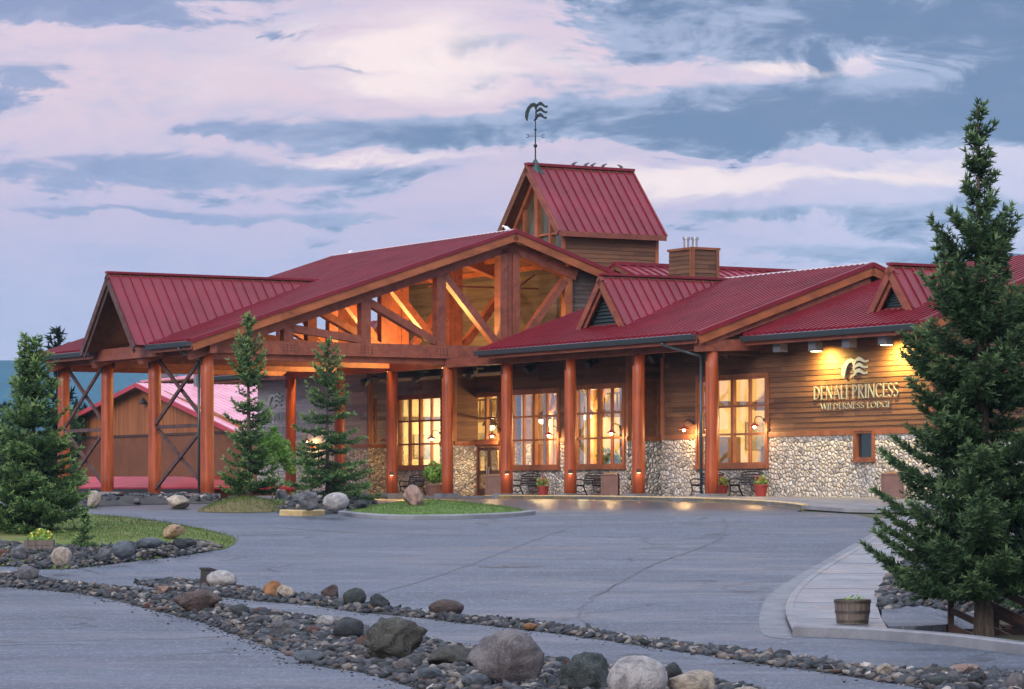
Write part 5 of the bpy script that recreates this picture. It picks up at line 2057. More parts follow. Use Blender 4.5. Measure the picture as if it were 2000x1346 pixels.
B0 = 12.0
ax, _, az_ = barn_px(287, 750, B0)
lx, _, lz = barn_px(134, 822, B0)
rx, _, rz_ = barn_px(470, 829, B0)
mx, _, mz = barn_px(287, 850, B0)
gwm = MB()
zf = lambda x: lz + (az_ - lz) * (x - lx) / (ax - lx) if x < ax else az_ + (rz_ - az_) * (x - ax) / (rx - ax)
gwm.prism([(lx, 0, mz), (rx, 0, mz), (rx, 0, rz_), (ax, 0, az_), (lx, 0, lz)], (0, 0.2, 0))
gwm.build('gable_wall', 'barn_wall', barn)
lw = MB()
lw.prism([(lx, -0.04, -1.5), (rx + 2.5, -0.04, -1.5), (rx + 2.5, -0.04, mz), (lx, -0.04, mz)], (0, 0.24, 0))
lw.build('wall', 'barn_panel', barn)
bt = MB()
bt.box(lx, rx + 2.5, -0.10, -0.045, mz - 0.08, mz + 0.06)
bt.build('wall_batten', 'stair_wood', barn)
for k, (p0, p1) in enumerate((((lx - .5, lz - .25), (ax, az_ + 0.05)), ((ax, az_ + 0.05), (rx + 1.0, rz_ - 0.45)))):
    r_ = facet('roof', [(p0[0], -0.7, p0[1]), (p1[0], -0.7, p1[1]), (p1[0], 8, p1[1]), (p0[0], 8, p0[1])], 'pale_lit_roof' if k else 'barn_roof', spacing=0.4, rib=(0.03, 0.03), parent=barn, th=0.12)  # second slope is painted paler, the light falling on it put into its colour
    f_ = MB()
    f_.beam((p0[0], -0.74, p0[1] - 0.13), (p1[0], -0.74, p1[1] - 0.13), 0.06, 0.26, (0, 0, 1))
    f_.build('rake_board', 'barn_roof', r_)
lt = MB()
lt.lathe([(0.05, 0.35), (0.22, 0.1), (0.24, 0), (0.1, -0.05)], 10, (ax, -0.25, zf(ax) - 1.2))
lt.build('gable_light', 'fixture_black', barn)
st = MB()
for k in (0.0, 0.55):
    st.cyl((ax + 0.6 + k, 3, az_ - 0.6), (ax + 0.6 + k, 3, az_ + 0.9), 0.16, 0.16, 10)
st.build('chimney', 'fixture', barn)
# low red-roofed shed in front of the barn
shed = thing('shed_building', 'low shed with a bright red hipped roof behind the canopy columns', 'shed', W(-49, -8, -1.6), LROT)


def sh(px, py, b):
    a = a_at(px, b)
    return Vector((a + 49, b + 8, z_at(py, a, b) + 1.6))


p0, p1, p2, p3 = sh(138, 952, -9.0), sh(388, 952, -9.0), sh(348, 931, -6.2), sh(172, 931, -6.2)
m_ = MB()
m_.prism([p0, p1, p2, p3], (0, 0, -0.08))
m_.prism([p1, (p1.x, p1.y + 5, p1.z), (p2.x, p2.y + 0.2, p2.z), p2], (0, 0, -0.08))
m_.prism([p3, p2, (p2.x, p2.y + 3, p2.z), (p3.x, p3.y + 3, p3.z)], (0, 0, -0.08))
m_.build('roof', 'shed_roof', shed)
m_ = MB()
m_.beam(p0 + Vector((0, 0, -0.16)), p1 + Vector((0, 0, -0.16)), 0.06, 0.2)
m_.build('fascia_board', 'fixture_black', shed)
m_ = MB()
m_.box(p0.x + 0.6, p1.x - 0.6, p0.y + 0.6, p0.y + 4, -1, p0.z - 0.1)
m_.build('wall', 'barn_panel', shed)
for k in range(5):
    m_ = MB()
    xx = p0.x + 1.5 + k * (p1.x - p0.x - 3) / 4
    m_.box(xx - 0.7, xx + 0.7, p0.y + 0.54, p0.y + 0.59, -0.2, p0.z - 0.3)
    m_.build('window', 'dark_glass', shed)
# long building with a window strip farther back
hall = thing('clerestory_building', 'distant hall with a strip of dark clerestory windows and pink roof above the barn', 'hall', W(-93, 22, -2), LROT)
def hl(px, py, b):
    a = a_at(px, b)
    return a + 93, b - 22, z_at(py, a, b) + 2
x0, y0, z0 = hl(318, 757, 22)
x1, _, z1 = hl(486, 752, 22)
zt = hl(400, 738, 22)[2]
m_ = MB()
m_.box(x0, x1, 0, 6, -1, zt)
m_.build('wall', 'soffit', hall)
facet('roof', [(x0 - 2, -0.8, zt), (x1 + 3, -0.8, zt), (x1 + 3, 6, zt + 0.8), (x0 - 2, 6, zt + 0.8)], 'pale_lit_roof', spacing=0.5, parent=hall, th=0.1)
n = 8
for k in range(n):
    m_ = MB()
    c = x0 + (x1 - x0) * (k + .5) / n
    m_.box(c - 0.9, c + 0.9, -0.06, -0.01, z0 + 0.15, zt - 0.3)
    m_.build('window', 'dark_glass', hall)
m_ = MB()
m_.box(x0 - 1.2, x0 - 0.1, 0, 1.2, -1, zt + 1.2)
m_.build('chimney', 'fixture', hall)


# ------------------------------------------------------------------ trees
def spruce(name, label, loc, H, crown, m='needles', seed=1, group=None, lod=1.0, trunk=0.15, whorl=0.17, per=6, lean=(0, 0), bare=0.05, up=0.25, tuft=0.10, dens=1.0, wob=0.25, gaps=0.15, cut=None):
    """crown: list of (height fraction, radius in metres). Trunk, limbs, and needle tufts along side twigs"""
    rs = np.random.RandomState(seed)
    t = thing(name, label, 'tree', loc, 0.0, group)
    hf = [c[0] for c in crown]; rf = [c[1] for c in crown]
    ax = lambda z: np.array([lean[0] * z / H + 0.03 * H * 0.1 * math.sin(z * 1.1 + seed), lean[1] * z / H, z])
    m_ = MB()
    n = 14
    zs = [H * i / n for i in range(n + 1)]
    for a, b in zip(zs[:-1], zs[1:]):
        m_.cyl(ax(a) - np.array([0, 0, 0.1 if a == 0 else 0]), ax(b), max(0.012, trunk * (1 - a / H) ** 0.9 * (1.25 if a == 0 else 1)), max(0.01, trunk * (1 - b / H) ** 0.9), 9, a == 0)
    base, dirs, size, tint = [], [], [], []
    limb = m_
    z = H * bare
    while z < H * 0.985:
        Rm = float(np.interp(z / H, hf, rf))
        k = max(2, int(round(per * (0.6 + 0.4 * min(1, Rm)))))
        ph = rs.uniform(0, 6.28)
        for i in range(k):
            if rs.rand() < gaps:
                continue
            th = ph + 6.283 * i / k + rs.normal(0, 0.3)
            zz = z + rs.uniform(-0.5, 0.5) * whorl
            L = Rm * (1.04 - wob * abs(rs.normal(0, 0.75)))
            if L < 0.06:
                L = 0.06
            o = ax(zz)
            h = np.array([math.cos(th), math.sin(th), 0])
            if cut is not None and cut(o + h * L):
                continue
            frac = zz / H
            rise = (0.75 * frac ** 2 + 0.10) if frac > 0.55 else (-0.05 - 0.30 * (0.55 - frac))
            pts = []
            for j in range(7):
                s = j / 6
                pts.append(o + h * (L * s) + np.array([0, 0, L * (rise * s + up * s ** 2.2)]) + np.array([0, 0, -0.10 * L * math.sin(math.pi * s)]))
            if L > 0.25:
                for p, q, s in zip(pts[:-1], pts[1:], range(6)):
                    limb.cyl(p, q, max(0.006, 0.028 * L * (1 - s / 6.5)), max(0.004, 0.028 * L * (1 - (s + 1) / 6.5)), 5, False)
            sd = np.array([-h[1], h[0], 0])
            step = 0.085 / dens
            d = L * 0.12
            while d < L:
                s = d / L
                f = s * 6
                j = min(5, int(f))
                p = pts[j] + (pts[j + 1] - pts[j]) * (f - j)
                ld = (pts[j + 1] - pts[j]); ld = ld / (np.linalg.norm(ld) + 1e-6)
                for sg in (-1, 1):
                    tl = (0.07 + 0.34 * L * min(1, 2.4 * (1 - s)) * (0.4 + 0.6 * min(1, s * 2.2))) * rs.uniform(0.55, 1.2)
                    tl = min(tl, 0.55)
                    td = ld * 0.75 + sd * sg * 0.85 + np.array([0, 0, rs.uniform(-0.15, 0.28)])
                    td /= np.linalg.norm(td)
                    e = rs.uniform(0, 0.05)
                    while e < tl:
                        base.append(p + td * e + rs.normal(0, 0.012, 3))
                        dirs.append(td)
                        size.append(tuft * rs.uniform(0.75, 1.25) * (0.75 + 0.25 * (1 - e / tl)))
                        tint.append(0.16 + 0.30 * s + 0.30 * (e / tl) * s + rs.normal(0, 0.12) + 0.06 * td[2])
                        e += 0.062 / dens
                # needles along the limb itself
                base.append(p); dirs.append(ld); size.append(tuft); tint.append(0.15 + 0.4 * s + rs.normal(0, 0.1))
                d += step
            base.append(pts[-1]); dirs.append(ld); size.append(tuft * 1.2); tint.append(0.75)
        z += whorl * (0.75 + 0.5 * rs.rand())
    for k in range(8):
        base.append(ax(H * (0.955 + 0.006 * k))); dirs.append(np.array([0, 0, 1.0])); size.append(tuft); tint.append(0.5)
    limb.build('trunk', 'bark', t)
    base, dirs = np.array(base), np.array(dirs)
    size, tint = np.array(size), np.clip(np.array(tint), 0, 1)
    V, Tn = [], []
    K = 4
    nb = len(base)
    for k in range(K):
        rnd = rs.normal(size=(nb, 3))
        side = np.cross(dirs, rnd)
        side /= np.linalg.norm(side, axis=1)[:, None] + 1e-9
        d = dirs * 0.8 + side * rs.uniform(0.45, 0.95, nb)[:, None]
        d /= np.linalg.norm(d, axis=1)[:, None]
        w = np.cross(d, rs.normal(size=(nb, 3)))
        w /= np.linalg.norm(w, axis=1)[:, None] + 1e-9
        s = size[:, None]
        b0 = base + dirs * s * rs.uniform(-0.2, 0.2, nb)[:, None]
        V.append(np.stack([b0 - w * s * 0.20, b0 + w * s * 0.20, b0 + d * s * 1.15], 1))
        Tn.append(np.stack([tint * 0.8, tint * 0.8, np.clip(tint * 1.2 + 0.05, 0, 1)], 1))
    V = np.concatenate(V).reshape(-1, 3)
    Tn = np.concatenate(Tn).reshape(-1)
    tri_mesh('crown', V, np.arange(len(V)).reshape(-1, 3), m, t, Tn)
    return t


q = Vector((925 / F * 56.6, 56.6, -2.56))
spruce('spruce_tree', 'tallest dark spruce with a gappy spire, beside the walk and wooden stairs', q, 9.75,
       [(0.0, 1.8), (0.10, 2.0), (0.16, 2.2), (0.25, 1.95), (0.33, 1.85), (0.42, 1.45), (0.50, 1.55), (0.57, 1.36), (0.62, 0.95), (0.66, 0.70), (0.71, 0.95), (0.76, 0.46), (0.80, 0.52), (0.85, 0.28), (0.90, 0.36), (0.94, 0.18), (1.0, 0.04)],
       'needles', seed=4, trunk=0.17, whorl=0.27, per=9, bare=0.105, tuft=0.115, lean=(-0.17, 0), wob=0.34, gaps=0.18, dens=1.05, up=0.32)
q = gp(66, 1062)
twin = spruce('spruce_tree', 'broad spruce with twin tips on the grassy island', q, 5.65,
       [(0.0, 1.4), (0.12, 1.65), (0.3, 1.48), (0.5, 1.08), (0.7, 0.70), (0.85, 0.45), (0.95, 0.22), (1.0, 0.04)], 'needles_bright', seed=9, trunk=0.11, whorl=0.23, per=9, bare=0.02, tuft=0.12, dens=0.80, wob=0.28, up=0.20, gaps=0.08)
tw2 = spruce('spruce_tree', 'x', q, 1.5, [(0, .30), (.3, .26), (.7, .16), (1, .03)], 'needles_bright', seed=10, trunk=0.03, whorl=0.13, per=6, bare=0.05, tuft=0.11, dens=0.8, up=0.5)
for c in list(tw2.children):                         # its second leader
    c.parent = twin
    c.location = (-0.24, 0.0, 4.2)
bpy.data.objects.remove(tw2)
q = gp(486, 985)
spruce('spruce_tree', 'slender columnar spruce growing on the brown mound by the canopy corner', q + Vector((0, 0, 0.25)), 6.1,
       [(0.0, 1.1), (0.10, 1.15), (0.22, 0.75), (0.38, 0.9), (0.5, 0.72), (0.62, 0.66), (0.75, 0.70), (0.85, 0.42), (0.93, 0.28), (1.0, 0.04)], 'needles_bright', seed=13, trunk=0.11, whorl=0.27, per=7, bare=0.06, tuft=0.13, dens=0.72, wob=0.42, up=0.3, gaps=0.2)
q = gp(640, 990)
spruce('spruce_tree', 'open layered spruce with pale tips among boulders before the grey wall', q + Vector((0, 0, 0.3)), 5.15,
       [(0.0, 1.75), (0.08, 1.9), (0.2, 1.7), (0.35, 1.25), (0.5, 1.0), (0.7, 0.68), (0.85, 0.42), (0.95, 0.2), (1.0, 0.04)], 'needles_bright', seed=21, trunk=0.08, whorl=0.34, per=8, bare=0.03, tuft=0.12, dens=0.68, wob=0.28, up=0.12, gaps=0.12)
q = gp(165, 1092)
spruce('young_spruce', 'tiny young spruce among the stones at the island edge', q, 1.15, [(0.0, .42), (.3, .34), (.7, .18), (1, .02)], 'needles_bright', seed=33, trunk=0.02, whorl=0.09, per=6, bare=0.02, tuft=0.09, dens=0.9)
# trees beyond
for (px, Y, top, base, rr, l, sd) in [(112, 158, 643, 990, 1.25, 'dark spruce rising behind the far corner of the canopy', 41), (240, 260, 775, 985, 1.6, 'pointed dark spruce far beyond, between the canopy columns', 42), (168, 275, 792, 985, 1.4, 'distant spruce seen through the cross braces, leftmost of its cluster', 43),
                                      (218, 285, 798, 985, 1.3, 'small distant spruce beside the barn roof edge', 44), (12, 240, 790, 990, 2.4, 'dark spruce at the far left edge behind the twin-tipped spruce', 45), (-40, 230, 770, 990, 2.4, 'distant spruce just off the left of the view', 46), (150, 300, 780, 985, 1.8, 'distant spruce closest to the outer canopy column', 47)]:
    X = (px - CX) / F * Y
    zb = gz(X, Y)
    H = (HY - top) / F * Y + ZC - zb
    spruce('distant_spruce', l, (X, Y, zb), H, [(0, rr), (.2, rr), (.5, rr * .7), (.8, rr * .42), (.9, rr * .3), (1, .05)], 'needles_far', seed=sd, group='spruces beyond the lodge', trunk=0.15, whorl=0.42, per=6, tuft=0.30, dens=0.30, bare=0.02)
X = (2075 - CX) / F * 64
spruce('spruce_tree', 'spruce mostly outside the view, one branch showing at the edge near the sky', (X, 64, gz(X, 64) - 0.3), 7.6, [(0, 1.8), (.3, 1.4), (.6, 1.05), (.80, .85), (.9, .45), (1, .05)], 'needles', seed=52, trunk=0.15, whorl=0.24, per=7, tuft=0.11, dens=0.75, bare=0.1, cut=lambda p: p[0] < -1.15 and p[2] < 4.5)
# leafy bushes far left
for k, (px, Y, top, rr, l) in enumerate([(8, 200, 800, 3.0, 'rounded leafy tree behind the twin-tipped spruce'), (-30, 190, 830, 3.0, 'leafy tree at the extreme left edge'), (30, 215, 835, 2.4, 'smaller leafy tree beside the far hill')]):
    X = (px - CX) / F * Y
    zb = gz(X, Y)
    H = (HY - top) / F * Y + ZC - zb
    t = thing('leafy_tree', l, 'tree', (X, Y, zb), 0, 'leafy trees beyond the island')
    m_ = MB()
    m_.cyl((0, 0, 0), (0.1, 0, H * 0.6), 0.18, 0.08, 8)
    m_.build('trunk', 'bark', t)
    rs = np.random.RandomState(k + 70)
    cs = [(rs.normal(0, rr * .45), rs.normal(0, rr * .45), H * rs.uniform(.35, .85), rr * rs.uniform(.3, .5)) for _ in range(14)]
    v, f, tn = leaf_cloud(cs, 5000, 0.20, k + 80)
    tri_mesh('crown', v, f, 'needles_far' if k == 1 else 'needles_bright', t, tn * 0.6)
# young birch-like sapling
q = gp(532, 983)
t = thing('sapling', 'light green young leafy tree with a thin pale trunk between two spruces', 'tree', q + Vector((0, 0, 0.15)))
m_ = MB()
m_.tube([(0, 0, -0.1), (0.02, 0, 0.7), (-0.02, 0, 1.3), (0.03, 0, 2.1)], 0.028, 7)
rs = random.Random(4)
for k in range(12):
    th = k * 2.4
    z = 0.95 + k * 0.09
    m_.tube([(0, 0, z), (0.35 * math.cos(th), 0.35 * math.sin(th), z + 0.25), (0.62 * math.cos(th), 0.62 * math.sin(th), z + 0.30)], 0.012, 5)
m_.build('trunk', 'pale_bark', t)
cs = [(0.55 * math.cos(k * 2.4) * (1 - k * .03), 0.55 * math.sin(k * 2.4) * (1 - k * .03), 1.2 + k * 0.075, .26) for k in range(13)] + [(.05, 0, 2.15, .22), (0, 0, 1.7, .3), (-.5, 0, 1.35, .25), (.5, 0, 1.4, .28), (.05, 0, 2.4, .13), (-.6, 0, 1.1, .22), (.65, 0, 1.0, .2)]
v, f, tn = leaf_cloud(cs, 4200, 0.055, 90)
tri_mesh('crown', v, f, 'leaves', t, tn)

# ------------------------------------------------------------------ islands, lawns, rock beds
def px_poly(pts, k=3):
    P = [gp(*p) for p in pts]
    P = P + [P[0]]
    return [tuple(p) for p in smooth_line(P, k)[:-1]]


def mound_z(hm, sl):
    return lambda x, y, d: gz(x, y) + 0.012 + hm * (1 - math.exp(-d * sl / hm)) + 0.03 * noise.noise(Vector((x * 1.3, y * 1.3, 0))) * min(1, d)


isl_px = [(-160, 1030), (60, 1018), (180, 1016), (300, 1022), (400, 1038), (448, 1048), (461, 1056), (445, 1070), (400, 1078), (330, 1088), (240, 1098), (120, 1112), (20, 1106), (-160, 1090)]
isl = px_poly(isl_px)
iz = mound_z(0.35, 0.30)
sheet('island_lawn', isl, iz, 0.55, 'lawn')
lawn_px = [(672, 1001), (720, 992), (800, 986), (880, 986), (960, 991), (1020, 998), (1035, 1003), (1000, 1007), (900, 1010), (780, 1011), (700, 1008)]
lw_poly = px_poly(lawn_px)
lz_ = mound_z(0.22, 0.30)
sheet('green_lawn', lw_poly, lz_, 0.5, 'green_lawn')
md_px = [(385, 1000), (410, 988), (440, 981), (490, 979), (540, 984), (560, 992), (530, 1000), (450, 1002)]
md_poly = px_poly(md_px)
mz_ = mound_z(0.35, 0.4)
sheet('grass_mound', md_poly, mz_, 0.5, 'mound')
bed_px = [(540, 1001), (548, 984), (600, 976), (700, 978), (740, 986), (715, 996), (670, 1003), (600, 1005)]
bed_poly = px_poly(bed_px)
bz_ = mound_z(0.40, 0.4)
sheet('rock_bed', bed_poly, bz_, 0.5, 'bed_soil')
ribbon(smooth_line([gp(*p) for p in [(660, 1006), (700, 1011), (780, 1015), (900, 1014), (1000, 1010), (1046, 1005)]], 4), 0.22, 0.14, 'lawn_kerb', 'concrete', side=1)
ribbon([gp(546, 1007), gp(590, 1008), gp(634, 1007)], 0.22, 0.18, 'tan_kerb', 'tan_kerb', side=1)
far_bed = px_poly([(120, 990), (140, 979), (260, 974), (400, 973), (430, 978), (390, 984), (290, 986), (190, 990)])
fz_ = mound_z(0.15, 0.3)
sheet('rock_bed', far_bed, fz_, 0.6, 'bed_soil')

s2_up = [(-120, 1112), (0, 1121), (60, 1131), (150, 1143), (260, 1156), (330, 1162), (400, 1174), (470, 1192), (560, 1203), (640, 1214), (720, 1230), (830, 1252), (900, 1268), (1000, 1284), (1100, 1298), (1200, 1310), (1300, 1322), (1400, 1338), (1480, 1352), (1560, 1372)]
s2_lo = [(1400, 1400), (1000, 1400), (860, 1362), (790, 1338), (710, 1314), (625, 1302), (560, 1278), (480, 1248), (400, 1217), (300, 1192), (200, 1167), (100, 1154), (0, 1146), (-120, 1138)]
s2 = [tuple(p) for p in smooth_line([gp(*p) for p in s2_up], 2)] + [tuple(p) for p in smooth_line([gp(*p) for p in s2_lo], 2)]
s1_up = [(262, 1139), (330, 1137), (400, 1140), (500, 1153), (580, 1164), (660, 1174), (760, 1189), (860, 1204), (950, 1211), (1080, 1223), (1200, 1243), (1350, 1264), (1500, 1282), (1650, 1305), (1740, 1312), (1800, 1316), (1900, 1318), (2000, 1325), (2120, 1335)]
s1_lo = [(2120, 1400), (1960, 1385), (1840, 1352), (1700, 1328), (1600, 1312), (1500, 1299), (1350, 1276), (1200, 1254), (1050, 1233), (900, 1217), (800, 1205), (700, 1196), (600, 1182), (500, 1174), (380, 1160), (290, 1146)]
s1 = [tuple(p) for p in smooth_line([gp(*p) for p in s1_up], 2)] + [tuple(p) for p in smooth_line([gp(*p) for p in s1_lo], 2)]
s2z = lambda x, y, d: gz(x, y) + 0.008 + 0.16 * (1 - math.exp(-d * 1.2))
s1z = lambda x, y, d: gz(x, y) + 0.008 + 0.10 * (1 - math.exp(-d * 1.2))
sheet('stone_border', s2, s2z, 0.35, 'bed_soil')
sheet('stone_border', s1, s1z, 0.35, 'bed_soil')
rb_px = [(1730, 1142), (1760, 1112), (1800, 1082), (1860, 1040), (1990, 1040), (2150, 1080), (2150, 1200), (1990, 1206), (1850, 1203), (1735, 1202), (1715, 1190), (1715, 1166)]
rb = px_poly(rb_px, 2)
rz2 = lambda x, y, d: gz(x, y) + 0.10 + 0.12 * (1 - math.exp(-d * 0.8))
sheet('stone_bed', rb, rz2, 0.5, 'bed_soil', skirt=0.2)
isl_rock = px_poly([(-160, 1056), (0, 1066), (100, 1078), (200, 1082), (300, 1072), (340, 1068), (400, 1066), (438, 1070), (400, 1079), (330, 1089), (240, 1099), (120, 1113), (20, 1107), (-160, 1092)], 2)

MOUNDS = [(isl, iz), (lw_poly, lz_), (md_poly, mz_), (bed_poly, bz_), (far_bed, fz_), (s2, s2z), (s1, s1z)]

# stones: a handful of shared shapes
def rock_mesh(seed, sub=3, rough=0.28, angular=0.0):
    v, f = ico(sub)
    rs = random.Random(seed)
    off = Vector((rs.uniform(0, 99), rs.uniform(0, 99), rs.uniform(0, 99)))
    sc = np.array([1.0, rs.uniform(.7, .95), rs.uniform(.55, .8)])
    out = []
    planes = []
    for k in range(int(9 * angular)):
        n = Vector((rs.gauss(0, 1), rs.gauss(0, 1), rs.gauss(0, 1))).normalized()
        planes.append((n, rs.uniform(0.55, 0.82)))
    for p in v:
        q = Vector(p)
        for n, d in planes:
            e = q.dot(n) - d
            if e > 0:
                q = q - n * e * 0.92
        r = 1 + rough * noise.fractal(q * 0.9 + off, 1.0, 2.0, 3) + rough * 0.34 * noise.fractal(q * 3.5 + off, 0.8, 2.1, 5)
        q = q * r
        out.append((q.x * sc[0], q.y * sc[1], q.z * sc[2]))
    me = bpy.data.meshes.new('rock')
    me.from_pydata(out, [], f)
    me.polygons.foreach_set('use_smooth', [True] * len(f))
    me.materials.append(MATS['rock'])
    zs = [p[2] for p in out]
    xs = [p[0] for p in out]
    return me, (max(xs) - min(xs)), (max(zs) - min(zs)), min(zs)


ROCKS = [rock_mesh(100 + i, 2, 0.30, (0.5, 1.0, 1.3)[i % 3]) for i in range(10)]
PAL = {'grey': (.17, .17, .18), 'dark': (.045, .05, .055), 'green': (.060, .075, .072), 'pale': (.50, .47, .45), 'granite': (.52, .49, .47), 'tan': (.50, .34, .19), 'orange': (.42, .20, .08),
       'cream': (.55, .46, .36), 'brown': (.105, .070, .060), 'mauve': (.21, .185, .19), 'blue': (.13, .155, .18), 'olive': (.070, .068, .056), 'red': (.22, .085, .055), 'pink': (.42, .27, .21)}


def boulder(px, py, w, h, col, label, zf=None, seed=0, angular=0.0, rough=0.2, rz=0.0, pyramid=False):
    q = gp(px, py)
    for _ in range(3):                                # stand on whatever mound is there
        dz = max([0.0] + [f(q.x, q.y, edge_dist(pl, q.x, q.y)) - gz(q.x, q.y) for pl, f in MOUNDS if inside(pl, q.x, q.y)])
        q = gp(px, py, dz)
    q.z += dz
    sc = q.y / F
    me, mw, mh, mz0 = rock_mesh(900 + seed, 4, rough, angular)
    if pyramid:
        for vtx in me.vertices:
            k = (vtx.co.z - mz0) / mh
            s = 1.15 - 0.78 * k
            vtx.co.x *= s; vtx.co.y *= s
        mw *= 0.98
    o = bpy.data.objects.new('boulder', me)
    COL.objects.link(o)
    W_, H_ = w * sc, h * sc * 1.12
    o.scale = (W_ / mw, W_ / mw, H_ / mh)
    o.rotation_euler = (0, 0, rz)
    o.location = (q.x, q.y + W_ * 0.25, q.z - mz0 * H_ / mh - H_ * 0.10)
    o.color = (*PAL[col], 1)
    return tag(o, label, 'boulder')


BL = [(1003, 1338, 152, 108, 'mauve', 'largest boulder, veined grey-mauve, standing in the near stone border', 1.0, 0.20, 0),
      (986, 1322, 44, 38, 'tan', 'small round tan boulder leaning on the largest boulder', 0, .08, 0), (752, 1290, 140, 84, 'olive', 'dark jagged brown-grey boulder with a peaked top in the near border', 1.6, .42, 0),
      (885, 1302, 118, 40, 'olive', 'long flat dark slab just left of the largest boulder', .6, .15, 0), (1146, 1350, 108, 76, 'green', 'dark green-grey boulder between the mauve one and the speckled granite one', .7, .2, 0),
      (1246, 1366, 120, 84, 'granite', 'pale speckled granite boulder at the bottom edge', 0, .07, 0), (1315, 1340, 58, 46, 'dark', 'dark boulder just behind the pale granite one', .3, .2, 0), (1352, 1366, 96, 56, 'cream', 'cream-tan angular boulder right of the pale granite one', .8, .2, 0),
      (680, 1250, 72, 44, 'dark', 'black and white speckled rounded boulder left of the jagged dark one', 0, .12, 0), (636, 1226, 46, 24, 'pale', 'small smooth white stone beside the speckled rounded boulder', 0, .08, 0),
      (385, 1196, 92, 44, 'brown', 'wedge-shaped brown boulder midway along the near border', 1.0, .25, 0), (318, 1164, 48, 20, 'pink', 'flat pinkish stone just left of the brown wedge boulder', .6, .15, 0),
      (54, 1134, 44, 30, 'grey', 'grey boulder at the far left end of the near border', .3, .15, 0), (10, 1128, 28, 14, 'pale', 'pale low stone at the left edge of the picture', 0, .1, 0),
      (1460, 1362, 56, 20, 'cream', 'low cream stone cut by the bottom edge', 0, .1, 0), (600, 1296, 60, 26, 'blue', 'flat blue-grey stone on the lower side of the near border', .5, .15, 0), (560, 1240, 48, 28, 'grey', 'mid-grey stone in the thick of the near border', .5, .2, 0), (470, 1205, 36, 26, 'green', 'greenish stone on the upper side of the near border', .3, .2, 0), (840, 1330, 60, 26, 'blue', 'flat slate-blue stone in front of the long dark slab', .3, .15, 0), (790, 1312, 36, 26, 'mauve', 'smooth mauve stone in front of the jagged dark boulder', 0, .1, 0), (930, 1346, 70, 30, 'blue', 'flat bluish slab below the largest boulder', .5, .15, 0),
      (432, 1148, 70, 34, 'pale', 'smooth whitish boulder in the far stone border beside a dark post', 0, .08, 0), (532, 1166, 40, 32, 'orange', 'rusty orange boulder in the far stone border', .5, .12, 0), (556, 1169, 36, 26, 'cream', 'cream angular boulder touching the orange one', .9, .12, 0),
      (646, 1168, 34, 26, 'brown', 'speckled brown angular stone right of the cream boulder', .9, .2, 0), (692, 1184, 48, 36, 'green', 'rounded grey-green boulder in the far stone border', 0, .12, 0), (741, 1190, 44, 30, 'dark', 'dark knobbly boulder next to the grey-green one', .6, .3, 0),
      (872, 1205, 77, 34, 'brown', 'large smooth maroon-brown boulder in the far stone border', 0, .1, 0), (1036, 1230, 30, 13, 'orange', 'small orange stone in the thin part of the far border', 0, .1, 0), (1530, 1287, 34, 18, 'dark', 'small dark stone with a red patch in the far border', .5, .2, 0),
      (1728, 1322, 36, 26, 'cream', 'pale cream stone standing alone near the right end of the far border', .7, .2, 0), (1690, 1316, 30, 14, 'grey', 'small grey stone just left of the pale cream one', .3, .2, 0), (1888, 1318, 84, 20, 'pink', 'flat reddish slab at the lower right', .8, .15, 0), (1942, 1334, 38, 34, 'blue', 'dark blue pyramidal stone at the lower right', .8, .1, 2),
      (1912, 1340, 42, 28, 'dark', 'blackish stone left of the blue pyramidal one', .5, .2, 0), (1986, 1352, 50, 38, 'mauve', 'rounded grey-beige boulder in the lower right corner', 0, .1, 0), (1840, 1342, 74, 22, 'green', 'flat green-grey slab at the lower right', .5, .15, 0), (1835, 1318, 60, 14, 'olive', 'low olive stone behind the flat green-grey slab', .3, .15, 0), (1860, 1336, 34, 26, 'grey', 'pointed grey stone between slabs at the lower right', .9, .2, 0),
      (118, 1102, 42, 34, 'cream', 'rounded cream-grey boulder beside the planter box on the island', .3, .12, 0), (338, 1052, 56, 28, 'tan', 'orange-tan boulder lying on the island grass', .5, .12, 0), (240, 1088, 46, 32, 'blue', 'rounded blue-grey boulder in the island stones', 0, .12, 0), (203, 1094, 36, 26, 'grey', 'grey cracked boulder left of the rounded blue-grey one', .5, .2, 0),
      (290, 1070, 52, 20, 'blue', 'flat dark grey boulder at the grass edge of the island', .4, .15, 0), (358, 1070, 46, 18, 'dark', 'dark flat stone near the tip of the island', .5, .2, 0), (40, 1090, 40, 26, 'grey', 'grey boulder at the left edge of the island stones', .5, .2, 0),
      (655, 995, 52, 33, 'pale', 'rounded pale grey boulder below the layered spruce', 0, .1, 0), (806, 988, 54, 42, 'pink', 'pointed pinkish boulder standing behind the green lawn', .7, .14, 2), (345, 994, 50, 27, 'cream', 'cream boulder beside the concrete footing of a canopy column', .5, .15, 0), (181, 990, 32, 32, 'cream', 'upright grey-cream boulder left of the concrete block', .4, .12, 0),
      (125, 992, 42, 18, 'tan', 'low tan boulder at the foot of the outer canopy column', .3, .15, 0), (600, 994, 52, 34, 'grey', 'grey angular boulder at the left of the rocks under the layered spruce', .7, .2, 0), (548, 983, 42, 26, 'grey', 'light grey boulder behind the sapling trunk', .4, .15, 0), (705, 994, 30, 18, 'dark', 'dark stone at the lawn edge, right of the rounded pale boulder', .5, .2, 0)]
for i, (px, py, w, h, c, l, an, ro, pyr) in enumerate(BL):
    boulder(px, py, w, h, c, l, None, i, an, ro, (i * 1.3) % 6.28 if not pyr else 0.3, pyr == 2)

# countable stones of the borders (all that nothing tells apart share one label)
rs = random.Random(77)
CC = [(.060, .066, .076), (.040, .044, .050), (.085, .09, .10), (.07, .086, .084), (.12, .122, .13), (.095, .066, .056), (.16, .135, .11), (.034, .038, .043), (.065, .074, .088), (.30, .275, .25), (.15, .06, .035), (.055, .060, .054)]


